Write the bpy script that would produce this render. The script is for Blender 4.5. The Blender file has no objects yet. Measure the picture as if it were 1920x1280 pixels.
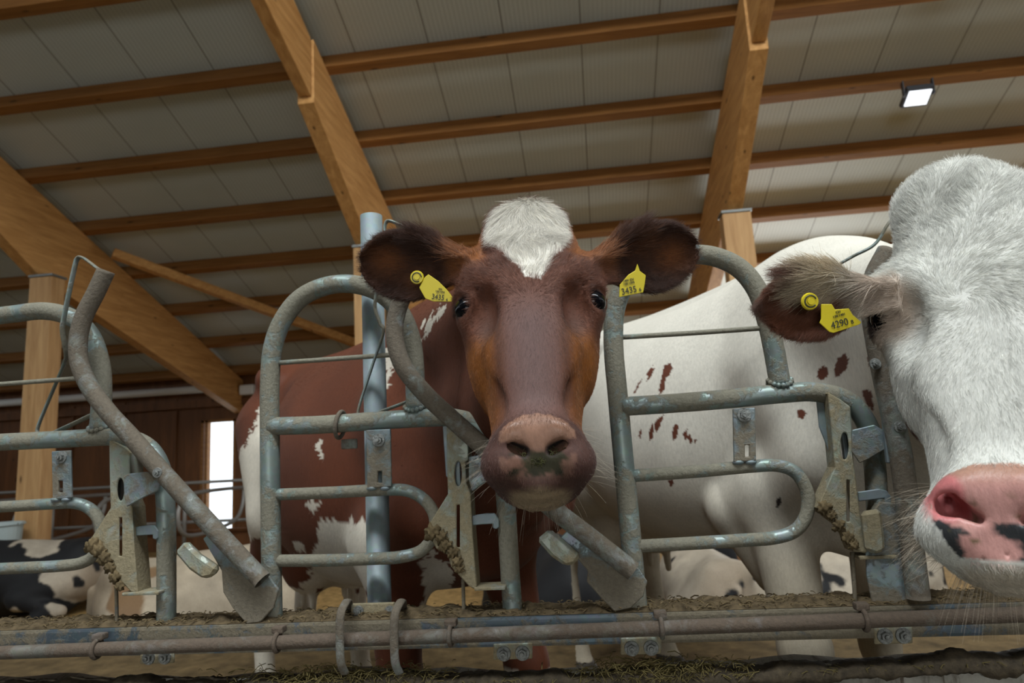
import bpy, bmesh, math, random
import numpy as np
from mathutils import Vector, Matrix

random.seed(7)
rng = np.random.default_rng(11)
SC = bpy.context.scene
COL = SC.collection

# ------------------------------------------------------------------ camera
F_PX = 1250.0
YAW, PIT, ROLL = math.radians(6.45), math.radians(9.4), math.radians(3.2)
CAM = np.array([0.0, -1.3, 1.0])


def cam_axes():
    right = np.array([math.cos(YAW), math.sin(YAW), 0.0])
    fwd = np.array([-math.sin(YAW), math.cos(YAW), 0.0])
    up = np.array([0.0, 0.0, 1.0])
    f2 = fwd * math.cos(PIT) + up * math.sin(PIT)
    u2 = up * math.cos(PIT) - fwd * math.sin(PIT)
    r3 = right * math.cos(ROLL) - u2 * math.sin(ROLL)
    u3 = u2 * math.cos(ROLL) + right * math.sin(ROLL)
    return r3, u3, f2


RX, RU, RF = cam_axes()
cam_data = bpy.data.cameras.new('camera')
cam_data.sensor_width = 36.0
cam_data.lens = F_PX / 1920.0 * 36.0
cam_data.clip_end = 200.0
cam_data.dof.use_dof = True
cam_data.dof.focus_distance = 0.98
cam_data.dof.aperture_fstop = 6.3
cam = bpy.data.objects.new('camera', cam_data)
COL.objects.link(cam)
cam.matrix_world = Matrix(((RX[0], RU[0], -RF[0], CAM[0]), (RX[1], RU[1], -RF[1], CAM[1]), (RX[2], RU[2], -RF[2], CAM[2]), (0, 0, 0, 1)))
SC.camera = cam


def D(px, py, depth):
    """a measured image point at a known distance from the lens"""
    return CAM + depth * (RF + RX * (px - 960.0) / F_PX - RU * (py - 640.0) / F_PX)


def P(px, py, Y=0.0):
    """a measured image point in the upright plane y = Y (the fence stands in y = 0)"""
    d = RF + RX * (px - 960.0) / F_PX - RU * (py - 640.0) / F_PX
    return CAM + d * (Y - CAM[1]) / d[1]


def proj(p):
    q = p - CAM
    dep = q @ RF
    return 960 + F_PX * (q @ RX) / dep, 640 - F_PX * (q @ RU) / dep


# ------------------------------------------------------------------ world, daylight, exposure
world = bpy.data.worlds.new('overcast_sky')
SC.world = world
world.use_nodes = True
wn = world.node_tree
bg = wn.nodes['Background']
bg.inputs['Color'].default_value = (0.86, 0.94, 1.0, 1)
bg.inputs['Strength'].default_value = 2.2


def area(name, loc, target, sx, sy, watts, col, spread=180):
    l = bpy.data.lights.new(name, 'AREA')
    l.shape = 'RECTANGLE'
    l.size, l.size_y, l.energy, l.color = sx, sy, watts, col
    l.spread = math.radians(spread)
    o = bpy.data.objects.new(name, l)
    COL.objects.link(o)
    o.location = loc
    o.rotation_euler = (Vector(target) - Vector(loc)).to_track_quat('-Z', 'Y').to_euler()
    return o


area('daylight_open_door', (0.5, -10.6, 1.9), (0.5, 4.0, 2.6), 4.6, 3.0, 170, (1.0, 0.97, 0.9))
area('added_back_light', (4.0, 11.3, 0.9), (2.0, 2.0, 3.6), 3.6, 1.8, 210, (1.0, 0.98, 0.94))  # lamp added in an unseen opening to brighten the ceiling
area('daylight_ridge', (1.2, -2.9, 8.2), (0.8, 3.6, 0.3), 9.0, 1.8, 1050, (0.93, 0.98, 1.0), 130)
SC.view_settings.view_transform = 'Standard'
SC.view_settings.look = 'None'
SC.view_settings.exposure = -0.05
SC.view_settings.gamma = 1.0
SC.view_settings.use_curve_mapping = False

# ------------------------------------------------------------------ object helpers
ORG = {}


def link(name, data, parent=None, mat=None, org=None):
    o = bpy.data.objects.new(name, data)
    COL.objects.link(o)
    if parent is not None:
        o.parent = parent
        ORG[o.name] = ORG[parent.name]
    if mat is not None:
        data.materials.append(mat)
    return o


def tag(o, label, cat, group=None, kind=None):
    if label: o['label'] = label
    if cat: o['category'] = cat
    if group: o['group'] = group
    if kind: o['kind'] = kind
    return o


def thing(name, base, label, cat, group=None):
    o = bpy.data.objects.new(name, None)
    COL.objects.link(o)
    o.empty_display_size = 0.05
    o.location = Vector(base)
    ORG[o.name] = np.array(base, float)
    return tag(o, label, cat, group)


def mesh_from(name, V, Fc, parent=None, mat=None, smooth=True, base=None):
    """V in world coordinates; the object's origin is its parent's base, or the middle of its own foot"""
    V = np.asarray(V, float)
    if parent is not None:
        org = ORG[parent.name]
    else:
        org = np.array([V[:, 0].mean(), V[:, 1].mean(), V[:, 2].min()]) if base is None else np.array(base, float)
    me = bpy.data.meshes.new(name)
    me.from_pydata((V - org).tolist(), [], Fc if isinstance(Fc, list) else Fc.tolist())
    me.update()
    if smooth:
        me.polygons.foreach_set('use_smooth', [True] * len(me.polygons))
    o = link(name, me, parent, mat)
    if parent is None:
        o.location = org
    ORG[o.name] = org
    return o


def from_bm(name, bm, parent=None, mat=None, smooth=False, base=None):
    bmesh.ops.recalc_face_normals(bm, faces=bm.faces)
    V = [v.co[:] for v in bm.verts]
    bm.verts.index_update()
    Fc = [[v.index for v in f.verts] for f in bm.faces]
    bm.free()
    return mesh_from(name, V, Fc, parent, mat, smooth, base)


def smooth_path(pts, n=8):
    pts = np.asarray(pts, float)
    if len(pts) < 3:
        return pts
    out = []
    Pm = np.vstack([2 * pts[0] - pts[1], pts, 2 * pts[-1] - pts[-2]])
    for i in range(1, len(Pm) - 2):
        p0, p1, p2, p3 = Pm[i - 1:i + 3]
        for t in np.linspace(0, 1, n, endpoint=False):
            out.append(0.5 * (2 * p1 + (p2 - p0) * t + (2 * p0 - 5 * p1 + 4 * p2 - p3) * t * t + (3 * p1 - p0 - 3 * p2 + p3) * t ** 3))
    out.append(pts[-1])
    return np.array(out)


def tube_data(pts, r, seg=18, n=8, hollow=0.0, flat=1.0, flat_dir=None):
    """a bent tube; hollow > 0 opens its ends with that wall thickness; flat < 1 squashes it to a strip"""
    path = smooth_path(pts, n)
    N = len(path)
    rad = np.full(N, r) if np.isscalar(r) else np.interp(np.linspace(0, 1, N), np.linspace(0, 1, len(r)), r)
    T = np.gradient(path, axis=0)
    T /= np.linalg.norm(T, axis=1)[:, None] + 1e-12
    a = np.array([0, 1.0, 0]) if flat_dir is None else np.asarray(flat_dir, float)
    if abs(T[0] @ a) > 0.9:
        a = np.array([1.0, 0, 0])
    u = a - T[0] * (a @ T[0])
    u /= np.linalg.norm(u)
    V = []
    ang = np.linspace(0, 2 * math.pi, seg, endpoint=False)
    for i in range(N):
        u = u - T[i] * (u @ T[i])
        u /= np.linalg.norm(u) + 1e-12
        w = np.cross(T[i], u)
        V.append(path[i] + rad[i] * (np.outer(np.cos(ang), u) + flat * np.outer(np.sin(ang), w)))
    rings = [np.array(v) for v in V]
    Fc = []
    for i in range(N - 1):
        for k in range(seg):
            k2 = (k + 1) % seg
            Fc.append([i * seg + k, i * seg + k2, (i + 1) * seg + k2, (i + 1) * seg + k])
    Vs = np.vstack(rings)
    if hollow > 0:
        for e, sgn in ((0, 1), (N - 1, -1)):
            o0 = len(Vs)
            inner = path[e] + (rings[e] - path[e]) * (1 - hollow / rad[e])
            deep = inner + T[e] * sgn * rad[e] * 2.5
            Vs = np.vstack([Vs, inner, deep])
            for k in range(seg):
                k2 = (k + 1) % seg
                Fc.append([e * seg + k, o0 + k, o0 + k2, e * seg + k2])
                Fc.append([o0 + k, o0 + seg + k, o0 + seg + k2, o0 + k2])
            Fc.append([o0 + seg + k for k in range(seg)])
    else:
        Fc.append(list(range(seg))[::-1])
        Fc.append([(N - 1) * seg + k for k in range(seg)])
    return Vs, Fc


def tube(name, pts, r, parent=None, mat=None, **kw):
    V, Fc = tube_data(pts, r, **kw)
    return mesh_from(name, V, Fc, parent, mat, True)


def box_data(c, s, R=None):
    c, s = np.array(c, float), np.array(s, float) / 2
    q = np.array([[x, y, z] for x in (-1, 1) for y in (-1, 1) for z in (-1, 1)], float) * s
    if R is not None:
        q = q @ np.array(R, float)
    V = q + c
    Fc = [[0, 1, 3, 2], [4, 6, 7, 5], [0, 4, 5, 1], [2, 3, 7, 6], [0, 2, 6, 4], [1, 5, 7, 3]]
    return V, Fc


def bevelled(name, V, Fc, parent=None, mat=None, b=0.004, seg=2, base=None):
    bm = bmesh.new()
    vs = [bm.verts.new(v) for v in V]
    for f in Fc:
        bm.faces.new([vs[i] for i in f])
    bmesh.ops.recalc_face_normals(bm, faces=bm.faces)
    if b > 0:
        bmesh.ops.bevel(bm, geom=bm.edges[:], offset=b, segments=seg, affect='EDGES', profile=0.6)
    return from_bm(name, bm, parent, mat, False, base)


def box(name, c, s, parent=None, mat=None, b=0.004, R=None, base=None):
    V, Fc = box_data(c, s, R)
    return bevelled(name, V, Fc, parent, mat, b, 2, base)


def plate(name, outline, thick, parent=None, mat=None, holes=(), normal=None, b=0.0015):
    """a cut sheet: outline (world points), holes likewise, thickened along its normal"""
    outline = [np.array(p, float) for p in outline]
    c = sum(outline) / len(outline)
    if normal is None:
        n = np.zeros(3)
        for i in range(len(outline)):
            n += np.cross(outline[i] - c, outline[(i + 1) % len(outline)] - c)
        normal = n / np.linalg.norm(n)
    bm = bmesh.new()
    edges = []
    for loop in [outline] + [list(h) for h in holes]:
        vs = [bm.verts.new(p) for p in loop]
        for i in range(len(vs)):
            edges.append(bm.edges.new((vs[i], vs[(i + 1) % len(vs)])))
    bmesh.ops.triangle_fill(bm, use_beauty=True, edges=edges, normal=Vector(normal))
    fs = bm.faces[:]
    r = bmesh.ops.extrude_face_region(bm, geom=fs)
    bmesh.ops.translate(bm, vec=Vector(np.array(normal) * thick), verts=[g for g in r['geom'] if isinstance(g, bmesh.types.BMVert)])
    bmesh.ops.recalc_face_normals(bm, faces=bm.faces)
    sharp = [e for e in bm.edges if len(e.link_faces) == 2 and e.calc_face_angle(0) > 0.6]
    if b > 0:
        try:
            bmesh.ops.bevel(bm, geom=sharp, offset=b, segments=1, affect='EDGES')
        except Exception:
            pass
    return from_bm(name, bm, parent, mat, False)


def hexbolt(name, p, axis, r, parent, mat):
    """hexagon head on a washer with a stub of thread"""
    ax = Vector(axis).normalized()
    q = ax.to_track_quat('Z', 'Y').to_matrix()
    bm = bmesh.new()
    for rad, h0, h1, sg in ((r * 1.55, 0, r * 0.25, 20), (r, r * 0.2, r * 0.95, 6), (r * 0.5, r * 0.9, r * 1.5, 12)):
        g = bmesh.ops.create_cone(bm, cap_ends=True, segments=sg, radius1=rad, radius2=rad * 0.94, depth=h1 - h0)
        bmesh.ops.transform(bm, matrix=Matrix.Translation(Vector(p)) @ q.to_4x4() @ Matrix.Translation((0, 0, (h0 + h1) / 2)), verts=g['verts'])
    return from_bm(name, bm, parent, mat, False)


# ------------------------------------------------------------------ materials
def new_mat(name):
    m = bpy.data.materials.new(name)
    m.use_nodes = True
    nt = m.node_tree
    return m, nt, nt.nodes['Principled BSDF']


def N(nt, t, **kw):
    n = nt.nodes.new(t)
    for k, v in kw.items():
        if k in n.inputs:
            n.inputs[k].default_value = v
        else:
            setattr(n, k, v)
    return n


def ramp(nt, src, stops):
    r = nt.nodes.new('ShaderNodeValToRGB')
    e = r.color_ramp.elements
    while len(e) < len(stops):
        e.new(0.5)
    for i, (p, c) in enumerate(stops):
        e[i].position = p
        e[i].color = tuple(c) + (1,) if len(c) == 3 else c
    nt.links.new(src, r.inputs[0])
    return r.outputs[0]


def mixc(nt, fac, a, b, mode='MIX'):
    m = nt.nodes.new('ShaderNodeMix')
    m.data_type = 'RGBA'
    m.blend_type = mode
    for s, v in ((0, fac), (6, a), (7, b)):
        if hasattr(v, 'is_linked') or isinstance(v, bpy.types.NodeSocket):
            nt.links.new(v, m.inputs[s])
        else:
            m.inputs[s].default_value = v if s == 0 else (tuple(v) + (1,) if len(v) == 3 else v)
    return m.outputs[2]


def coord(nt, scale=(1, 1, 1), kind='Object'):
    tc = nt.nodes.new('ShaderNodeTexCoord')
    mp = nt.nodes.new('ShaderNodeMapping')
    mp.inputs['Scale'].default_value = scale
    nt.links.new(tc.outputs[kind], mp.inputs[0])
    return mp.outputs[0]


def noise(nt, vec, scale, detail=5, rough=0.55, dist=0.0):
    n = N(nt, 'ShaderNodeTexNoise', Scale=scale, Detail=detail, Roughness=rough, Distortion=dist)
    nt.links.new(vec, n.inputs['Vector'])
    return n.outputs['Fac']


def bump(nt, bsdf, h, strength=0.3, dist=0.01):
    b = N(nt, 'ShaderNodeBump', Strength=strength, Distance=dist)
    nt.links.new(h, b.inputs['Height'])
    nt.links.new(b.outputs[0], bsdf.inputs['Normal'])


def wood(name, c_dark, c_light, scale, rough=0.6):
    """scale: texture frequency per axis - low along the grain"""
    m, nt, b = new_mat(name)
    v = coord(nt, scale)
    f = noise(nt, v, 1.0, 6, 0.62, 0.6)
    col = ramp(nt, f, [(0.3, c_dark), (0.5, tuple((np.array(c_dark) + c_light) / 2)), (0.68, c_light)])
    v2 = coord(nt, tuple(1.4 + 0.25 * s for s in scale))
    vo = N(nt, 'ShaderNodeTexVoronoi', Scale=1.0)
    nt.links.new(v2, vo.inputs['Vector'])
    k = ramp(nt, vo.outputs['Distance'], [(0.05, (1, 1, 1)), (0.11, (0, 0, 0))])
    col = mixc(nt, k, col, tuple(np.array(c_dark) * 0.35))
    nt.links.new(col, b.inputs['Base Color'])
    b.inputs['Roughness'].default_value = rough
    b.inputs['Specular IOR Level'].default_value = 0.25
    bump(nt, b, f, 0.15, 0.01)
    return m


def steel(name, base, dirt, lo, hi, metal=0.55, rough=0.5):
    """galvanised steel with zinc flowers, dried mud and scratches"""
    m, nt, b = new_mat(name)
    v = coord(nt)
    vo = N(nt, 'ShaderNodeTexVoronoi', Scale=90.0)
    nt.links.new(v, vo.inputs['Vector'])
    z = mixc(nt, 0.10, base, vo.outputs['Color'], 'SOFT_LIGHT')
    big = noise(nt, v, 9.0, 6, 0.65, 0.5)
    z = mixc(nt, ramp(nt, big, [(0.35, (0, 0, 0)), (0.7, (1, 1, 1))]), z, tuple(np.array(base) * np.array((0.62, 0.66, 0.66))))
    d = noise(nt, v, 26.0, 8, 0.72, 0.4)
    d2 = noise(nt, v, 5.0, 3, 0.5)
    ad = N(nt, 'ShaderNodeMath', operation='ADD')
    nt.links.new(d, ad.inputs[0]); nt.links.new(d2, ad.inputs[1])
    mk = ramp(nt, ad.outputs[0], [(lo, (0, 0, 0)), (hi, (1, 1, 1))])
    fine = noise(nt, v, 160.0, 4, 0.7)
    dc = mixc(nt, fine, tuple(np.array(dirt) * 0.5), tuple(np.array(dirt) * 1.5))
    col = mixc(nt, mk, z, dc)
    nt.links.new(col, b.inputs['Base Color'])
    mt = N(nt, 'ShaderNodeMath', operation='MULTIPLY_ADD')
    nt.links.new(mk, mt.inputs[0]); mt.inputs[1].default_value = -metal; mt.inputs[2].default_value = metal
    nt.links.new(mt.outputs[0], b.inputs['Metallic'])
    rg = N(nt, 'ShaderNodeMath', operation='MULTIPLY_ADD')
    nt.links.new(mk, rg.inputs[0]); rg.inputs[1].default_value = 0.9 - rough; rg.inputs[2].default_value = rough
    nt.links.new(rg.outputs[0], b.inputs['Roughness'])
    hs = N(nt, 'ShaderNodeMath', operation='MULTIPLY')
    nt.links.new(mk, hs.inputs[0]); nt.links.new(fine, hs.inputs[1])
    bump(nt, b, hs.outputs[0], 0.6, 0.004)
    return m


def plain(name, col, rough=0.6, metal=0.0, spec=0.5, nscale=0, namp=0.3, emit=None, estr=0):
    m, nt, b = new_mat(name)
    b.inputs['Base Color'].default_value = tuple(col) + (1,)
    b.inputs['Roughness'].default_value = rough
    b.inputs['Metallic'].default_value = metal
    b.inputs['Specular IOR Level'].default_value = spec
    if nscale:
        f = noise(nt, coord(nt), nscale, 6, 0.65)
        c = np.array(col)
        nt.links.new(ramp(nt, f, [(0.3, tuple(c * (1 - namp))), (0.7, tuple(np.minimum(c * (1 + namp), 1)))]), b.inputs['Base Color'])
        bump(nt, b, f, 0.4, 0.01)
    if emit:
        b.inputs['Emission Color'].default_value = tuple(emit) + (1,)
        b.inputs['Emission Strength'].default_value = estr
    return m


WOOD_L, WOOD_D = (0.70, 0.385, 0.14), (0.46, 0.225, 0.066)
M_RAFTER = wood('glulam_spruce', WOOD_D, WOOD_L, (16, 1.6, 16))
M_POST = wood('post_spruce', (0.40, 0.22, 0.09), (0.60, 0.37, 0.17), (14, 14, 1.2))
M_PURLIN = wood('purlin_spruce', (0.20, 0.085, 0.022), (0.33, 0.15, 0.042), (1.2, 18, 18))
M_WALL = wood('wall_boards_stained', (0.10, 0.042, 0.016), (0.19, 0.078, 0.028), (7, 7, 0.8))
M_STEEL = steel('galvanised_steel', (0.245, 0.295, 0.28), (0.175, 0.165, 0.125), 0.92, 1.65, 0.5, 0.48)
M_STEEL_BLUE = steel('galvanised_steel_clean', (0.22, 0.265, 0.28), (0.17, 0.155, 0.12), 1.02, 1.8, 0.35, 0.55)
M_STEEL_DIRTY = steel('muddy_steel', (0.25, 0.27, 0.25), (0.115, 0.095, 0.07), 0.82, 1.3, 0.45, 0.42)
M_LATCH = steel('latch_steel', (0.33, 0.355, 0.30), (0.23, 0.195, 0.12), 0.85, 1.35, 0.35)
M_BEAM = steel('beam_steel', (0.085, 0.11, 0.13), (0.13, 0.11, 0.075), 0.9, 1.3, 0.35)
M_PIPE = steel('rusty_pipe_steel', (0.19, 0.175, 0.15), (0.095, 0.070, 0.050), 0.80, 1.25, 0.3)
M_BACK_STEEL = plain('cubicle_steel', (0.28, 0.27, 0.25), 0.5, 0.4)
M_MUD = plain('dried_mud', (0.125, 0.093, 0.05), 0.95, 0, 0.1, 60, 0.5)
M_MANURE = plain('damp_manure', (0.045, 0.034, 0.02), 0.85, 0, 0.3, 70, 0.6)
M_PLATE = steel('stained_plate_steel', (0.22, 0.27, 0.285), (0.15, 0.13, 0.095), 0.86, 1.45)
M_CUD = plain('chewed_grass', (0.05, 0.05, 0.018), .8, 0, .2, 90, .8)
M_CRUST = plain('mud_crust', (0.085, 0.063, 0.036), .95, 0, .1, 55, .6)
M_DUNG = plain('soiled_floor', (0.11, 0.075, 0.035), .85, 0, .2, 9, .5)
M_BOLT = plain('zinc_bolt', (0.24, 0.25, 0.24), 0.45, 0.8, 0.5, 200, 0.5)
M_DARK = plain('dark_rubber', (0.02, 0.02, 0.022), 0.7)
M_WHITE = plain('white_plastic', (0.75, 0.75, 0.72), 0.5)
M_HAY = plain('hay', (0.11, 0.088, 0.035), 0.9, 0, 0.1, 30, 0.5)
M_STRAW = plain('straw_bedding', (0.27, 0.17, 0.065), 0.95, 0, 0.1, 14, 0.45)
M_YELLOW = plain('yellow_tag_plastic', (0.62, 0.50, 0.02), 0.4, 0, 0.4)
M_INK = plain('black_print', (0.03, 0.035, 0.02), 0.6)
M_EYE = plain('wet_eye', (0.003, 0.003, 0.004), 0.10, 0, 0.16)
M_LAMP = plain('lamp_housing', (0.05, 0.055, 0.065), 0.5)
M_LED = plain('led_lens', (0.8, 0.85, 0.9), 0.3, 0, 0.5, emit=(0.92, 0.96, 1.0), estr=1.6)


def m_ceiling():
    m, nt, b = new_mat('white_sandwich_panel')
    v = coord(nt)
    sx = N(nt, 'ShaderNodeSeparateXYZ')
    nt.links.new(v, sx.inputs[0])

    def saw(period, off):
        a = N(nt, 'ShaderNodeMath', operation='ADD'); nt.links.new(sx.outputs[0], a.inputs[0]); a.inputs[1].default_value = off
        d = N(nt, 'ShaderNodeMath', operation='DIVIDE'); nt.links.new(a.outputs[0], d.inputs[0]); d.inputs[1].default_value = period
        f = N(nt, 'ShaderNodeMath', operation='FRACT'); nt.links.new(d.outputs[0], f.inputs[0])
        return f.outputs[0]
    seam = ramp(nt, saw(0.81, 40.0 + SEAM), [(0.012, (1, 1, 1)), (0.02, (0, 0, 0))])
    rib = ramp(nt, saw(0.047, 40.0), [(0.1, (0, 0, 0)), (0.5, (1, 1, 1)), (0.9, (0, 0, 0))])
    f = noise(nt, v, 1.3, 4, 0.5)
    col = ramp(nt, f, [(0.3, (0.56, 0.62, 0.59)), (0.7, (0.64, 0.70, 0.67))])
    col = mixc(nt, rib, tuple((0.54, 0.60, 0.57)), col)
    col = mixc(nt, seam, col, (0.2, 0.2, 0.18))
    nt.links.new(col, b.inputs['Base Color'])
    b.inputs['Roughness'].default_value = 0.5
    bump(nt, b, rib, 0.25, 0.006)
    return m


SEAM = 0.136
M_CEIL = m_ceiling()


def m_concrete():
    m, nt, b = new_mat('stained_concrete')
    v = coord(nt)
    f = noise(nt, v, 12, 8, 0.7)
    col = ramp(nt, f, [(0.3, (0.19, 0.18, 0.15)), (0.55, (0.33, 0.32, 0.28)), (0.75, (0.45, 0.44, 0.40))])
    d = noise(nt, coord(nt, (30, 4, 4)), 1.0, 6, 0.7, 0.8)
    col = mixc(nt, ramp(nt, d, [(0.52, (0, 0, 0)), (0.64, (1, 1, 1))]), col, (0.085, 0.065, 0.045))
    nt.links.new(col, b.inputs['Base Color'])
    b.inputs['Roughness'].default_value = 0.9
    bump(nt, b, f, 0.5, 0.01)
    return m


M_CONC = m_concrete()
M_ALLEY = plain('dark_alley_concrete', (0.11, 0.105, 0.09), .85, 0, .3, 6, .4)


def m_coat():
    m, nt, b = new_mat('cow_hide')
    a = N(nt, 'ShaderNodeAttribute', attribute_name='Col')
    w = N(nt, 'ShaderNodeAttribute', attribute_name='Wet')
    v = coord(nt)
    f = noise(nt, coord(nt, (1, 1, 0.35)), 170, 4, 0.7)
    col = mixc(nt, 1.0, a.outputs['Color'], ramp(nt, f, [(0.3, (0.78, 0.78, 0.78)), (0.7, (1.0, 1.0, 1.0))]), 'MULTIPLY')
    nt.links.new(col, b.inputs['Base Color'])
    r = N(nt, 'ShaderNodeMath', operation='MULTIPLY_ADD')
    nt.links.new(w.outputs['Fac'], r.inputs[0]); r.inputs[1].default_value = -0.38; r.inputs[2].default_value = 0.66
    nt.links.new(r.outputs[0], b.inputs['Roughness'])
    b.inputs['Specular IOR Level'].default_value = 0.22
    b.inputs['Sheen Weight'].default_value = 0.02
    bump(nt, b, f, 0.25, 0.004)
    return m


def m_fur():
    m, nt, b = new_mat('cow_fur')
    a = N(nt, 'ShaderNodeAttribute', attribute_name='Col')
    nt.links.new(a.outputs['Color'], b.inputs['Base Color'])
    b.inputs['Roughness'].default_value = 0.5
    b.inputs['Specular IOR Level'].default_value = 0.4
    return m


M_COAT, M_FUR = m_coat(), m_fur()

# ------------------------------------------------------------------ the barn
SL = 0.376                               # roof slope (rise over run)


def roof_z(y):                           # underside of the purlins
    return 7.057 - SL * y


def sheet(name, corners, mat, kind='structure'):
    o = mesh_from(name, corners, [[0, 1, 2, 3]], None, mat, False)
    o['kind'] = kind
    return o


def slab(name, V8, mat, kind='structure'):
    """eight corners: bottom four then top four"""
    o = mesh_from(name, V8, [[3, 2, 1, 0], [4, 5, 6, 7], [0, 1, 5, 4], [1, 2, 6, 5], [2, 3, 7, 6], [3, 0, 4, 7]], None, mat, False)
    if kind: o['kind'] = kind
    return o


XL, XR, YF = -16.0, 14.0, 11.5
PT = 0.20                                # purlin height
ct = PT + 0.0
slab('ceiling', [(XL, -3.3, roof_z(-3.3) + ct), (XR, -3.3, roof_z(-3.3) + ct), (XR, YF + .3, roof_z(YF + .3) + ct), (XL, YF + .3, roof_z(YF + .3) + ct),
                 (XL, -3.3, roof_z(-3.3) + ct + .12), (XR, -3.3, roof_z(-3.3) + ct + .12), (XR, YF + .3, roof_z(YF + .3) + ct + .12), (XL, YF + .3, roof_z(YF + .3) + ct + .12)], M_CEIL)
zr = roof_z(-3.3) + ct
slab('ceiling_front', [(XL, -11, zr - 2.3), (XR, -11, zr - 2.3), (XR, -4.7, zr), (XL, -4.7, zr), (XL, -11, zr - 2.18), (XR, -11, zr - 2.18), (XR, -4.7, zr + .12), (XL, -4.7, zr + .12)], M_CEIL)
FLOOR_BACK = -0.35
slab('floor', [(XL, 3.2, FLOOR_BACK - .2), (XR, 3.2, FLOOR_BACK - .2), (XR, YF + .3, FLOOR_BACK - .2), (XL, YF + .3, FLOOR_BACK - .2),
               (XL, 3.2, FLOOR_BACK), (XR, 3.2, FLOOR_BACK), (XR, YF + .3, FLOOR_BACK), (XL, YF + .3, FLOOR_BACK)], M_STRAW)
slab('floor_feed_stand', [(XL, .04, -.55), (XR, .04, -.55), (XR, 3.2, -.55), (XL, 3.2, -.55), (XL, .04, 0), (XR, .04, 0), (XR, 3.2, 0), (XL, 3.2, 0)], M_DUNG)
slab('floor_feed_alley', [(XL, -11, -.1), (XR, -11, -.1), (XR, -.065, -.1), (XL, -.065, -.1), (XL, -11, .22), (XR, -11, .22), (XR, -.065, .22), (XL, -.065, .22)], M_ALLEY)


def wall_with_holes(name, x0, x1, z0, z1, y0, y1, holes, mat):
    """an upright wall between y0 and y1; holes = (xa, xb, za, zb)"""
    xs = sorted({x0, x1, *[h[0] for h in holes], *[h[1] for h in holes]})
    V, Fc = [], []

    def add(a, b, c, d):
        if b - a < 1e-6 or d - c < 1e-6:
            return
        v, f = box_data(((a + b) / 2, (y0 + y1) / 2, (c + d) / 2), (b - a, y1 - y0, d - c))
        o = len(V)
        V.extend(v.tolist()); Fc.extend([[i + o for i in q] for q in f])
    for a, b in zip(xs[:-1], xs[1:]):
        hs = sorted([h for h in holes if h[0] <= a + 1e-6 and h[1] >= b - 1e-6], key=lambda h: h[2])
        z = z0
        for h in hs:
            add(a, b, z, h[2]); z = h[3]
        add(a, b, z, z1)
    o = mesh_from(name, V, Fc, None, mat, False)
    o['kind'] = 'structure'
    return o


ZE = roof_z(YF) + PT
wall_with_holes('wall_front', XL, XR, -.2, 6.4, -11.2, -11.0, [(-2.0, 3.0, .22, 3.6)], M_WALL)
H1 = (-7.90, -7.16, -0.28, 1.98)
H2 = (-1.62, -0.42, -0.30, 0.42)
wall_with_holes('wall_back', XL, XR, FLOOR_BACK - .2, ZE - 0.02, YF, YF + .16, [H1, H2, (2.1, 5.9, FLOOR_BACK, 1.85)], M_WALL)  # third opening is unseen, added for the lamp that lifts the ceiling
slab('wall_left', [(XL - .15, -11, -.5), (XL, -11, -.5), (XL, YF, -.5), (XL - .15, YF, -.5), (XL - .15, -11, 7), (XL, -11, 7), (XL, YF, 2.7), (XL - .15, YF, 2.7)], M_WALL)
slab('wall_right', [(XR, -11, -.5), (XR + .15, -11, -.5), (XR + .15, YF, -.5), (XR, YF, -.5), (XR, -11, 7), (XR + .15, -11, 7), (XR + .15, YF, 2.7), (XR, YF, 2.7)], M_WALL)


def window(name, H, mull, tall):
    xa, xb, za, zb = H
    V, Fc = [], []
    fw = 0.05
    parts = [((xa + fw / 2), (za + zb) / 2, fw, zb - za), ((xb - fw / 2), (za + zb) / 2, fw, zb - za), ((xa + xb) / 2, zb - fw / 2, xb - xa, fw), ((xa + xb) / 2, za + fw / 2, xb - xa, fw)]
    for f in mull:
        parts.append((xa + (xb - xa) * f, (za + zb) / 2, 0.05, zb - za))
    for x, z, sx, sz in parts:
        v, f = box_data((x, YF + .06, z), (sx, .12, sz))
        o = len(V); V.extend(v.tolist()); Fc.extend([[i + o for i in q] for q in f])
    o = mesh_from(name, V, Fc, None, M_PURLIN if tall else M_BACK_STEEL, False)
    o['kind'] = 'structure'


window('window_1', H1, [0.16], True)
window('window_2', H2, [], False)
# guard rail across the low opening
t = thing('guard_rail', (-1.0, YF - .12, FLOOR_BACK), 'thin steel guard rail across the bright low opening', 'rail')
for z in (-0.12, 0.05):
    tube('rail', [(-2.3, YF - .12, z), (0.4, YF - .12, z)], 0.018, t, M_BACK_STEEL)
for x in (-2.2, 0.3):
    tube('rail_post', [(x, YF - .12, FLOOR_BACK), (x, YF - .12, 0.15)], 0.022, t, M_BACK_STEEL)

# vertical battens on the back wall
for i, x in enumerate(np.arange(-14.2, 4.0, 1.15)):
    if -8.2 < x < -6.8 or -1.9 < x < -0.2:
        continue
    o = box('trim_%d' % (i + 1), (x, YF - .02, 1.05), (0.07, 0.035, 2.8), None, M_WALL, 0.004)
    o['kind'] = 'structure'
o = box('trim_head_plank', (-1, YF - .045, 2.32), (29, 0.08, 0.16), None, M_WALL, 0.006)
o['kind'] = 'structure'

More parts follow.
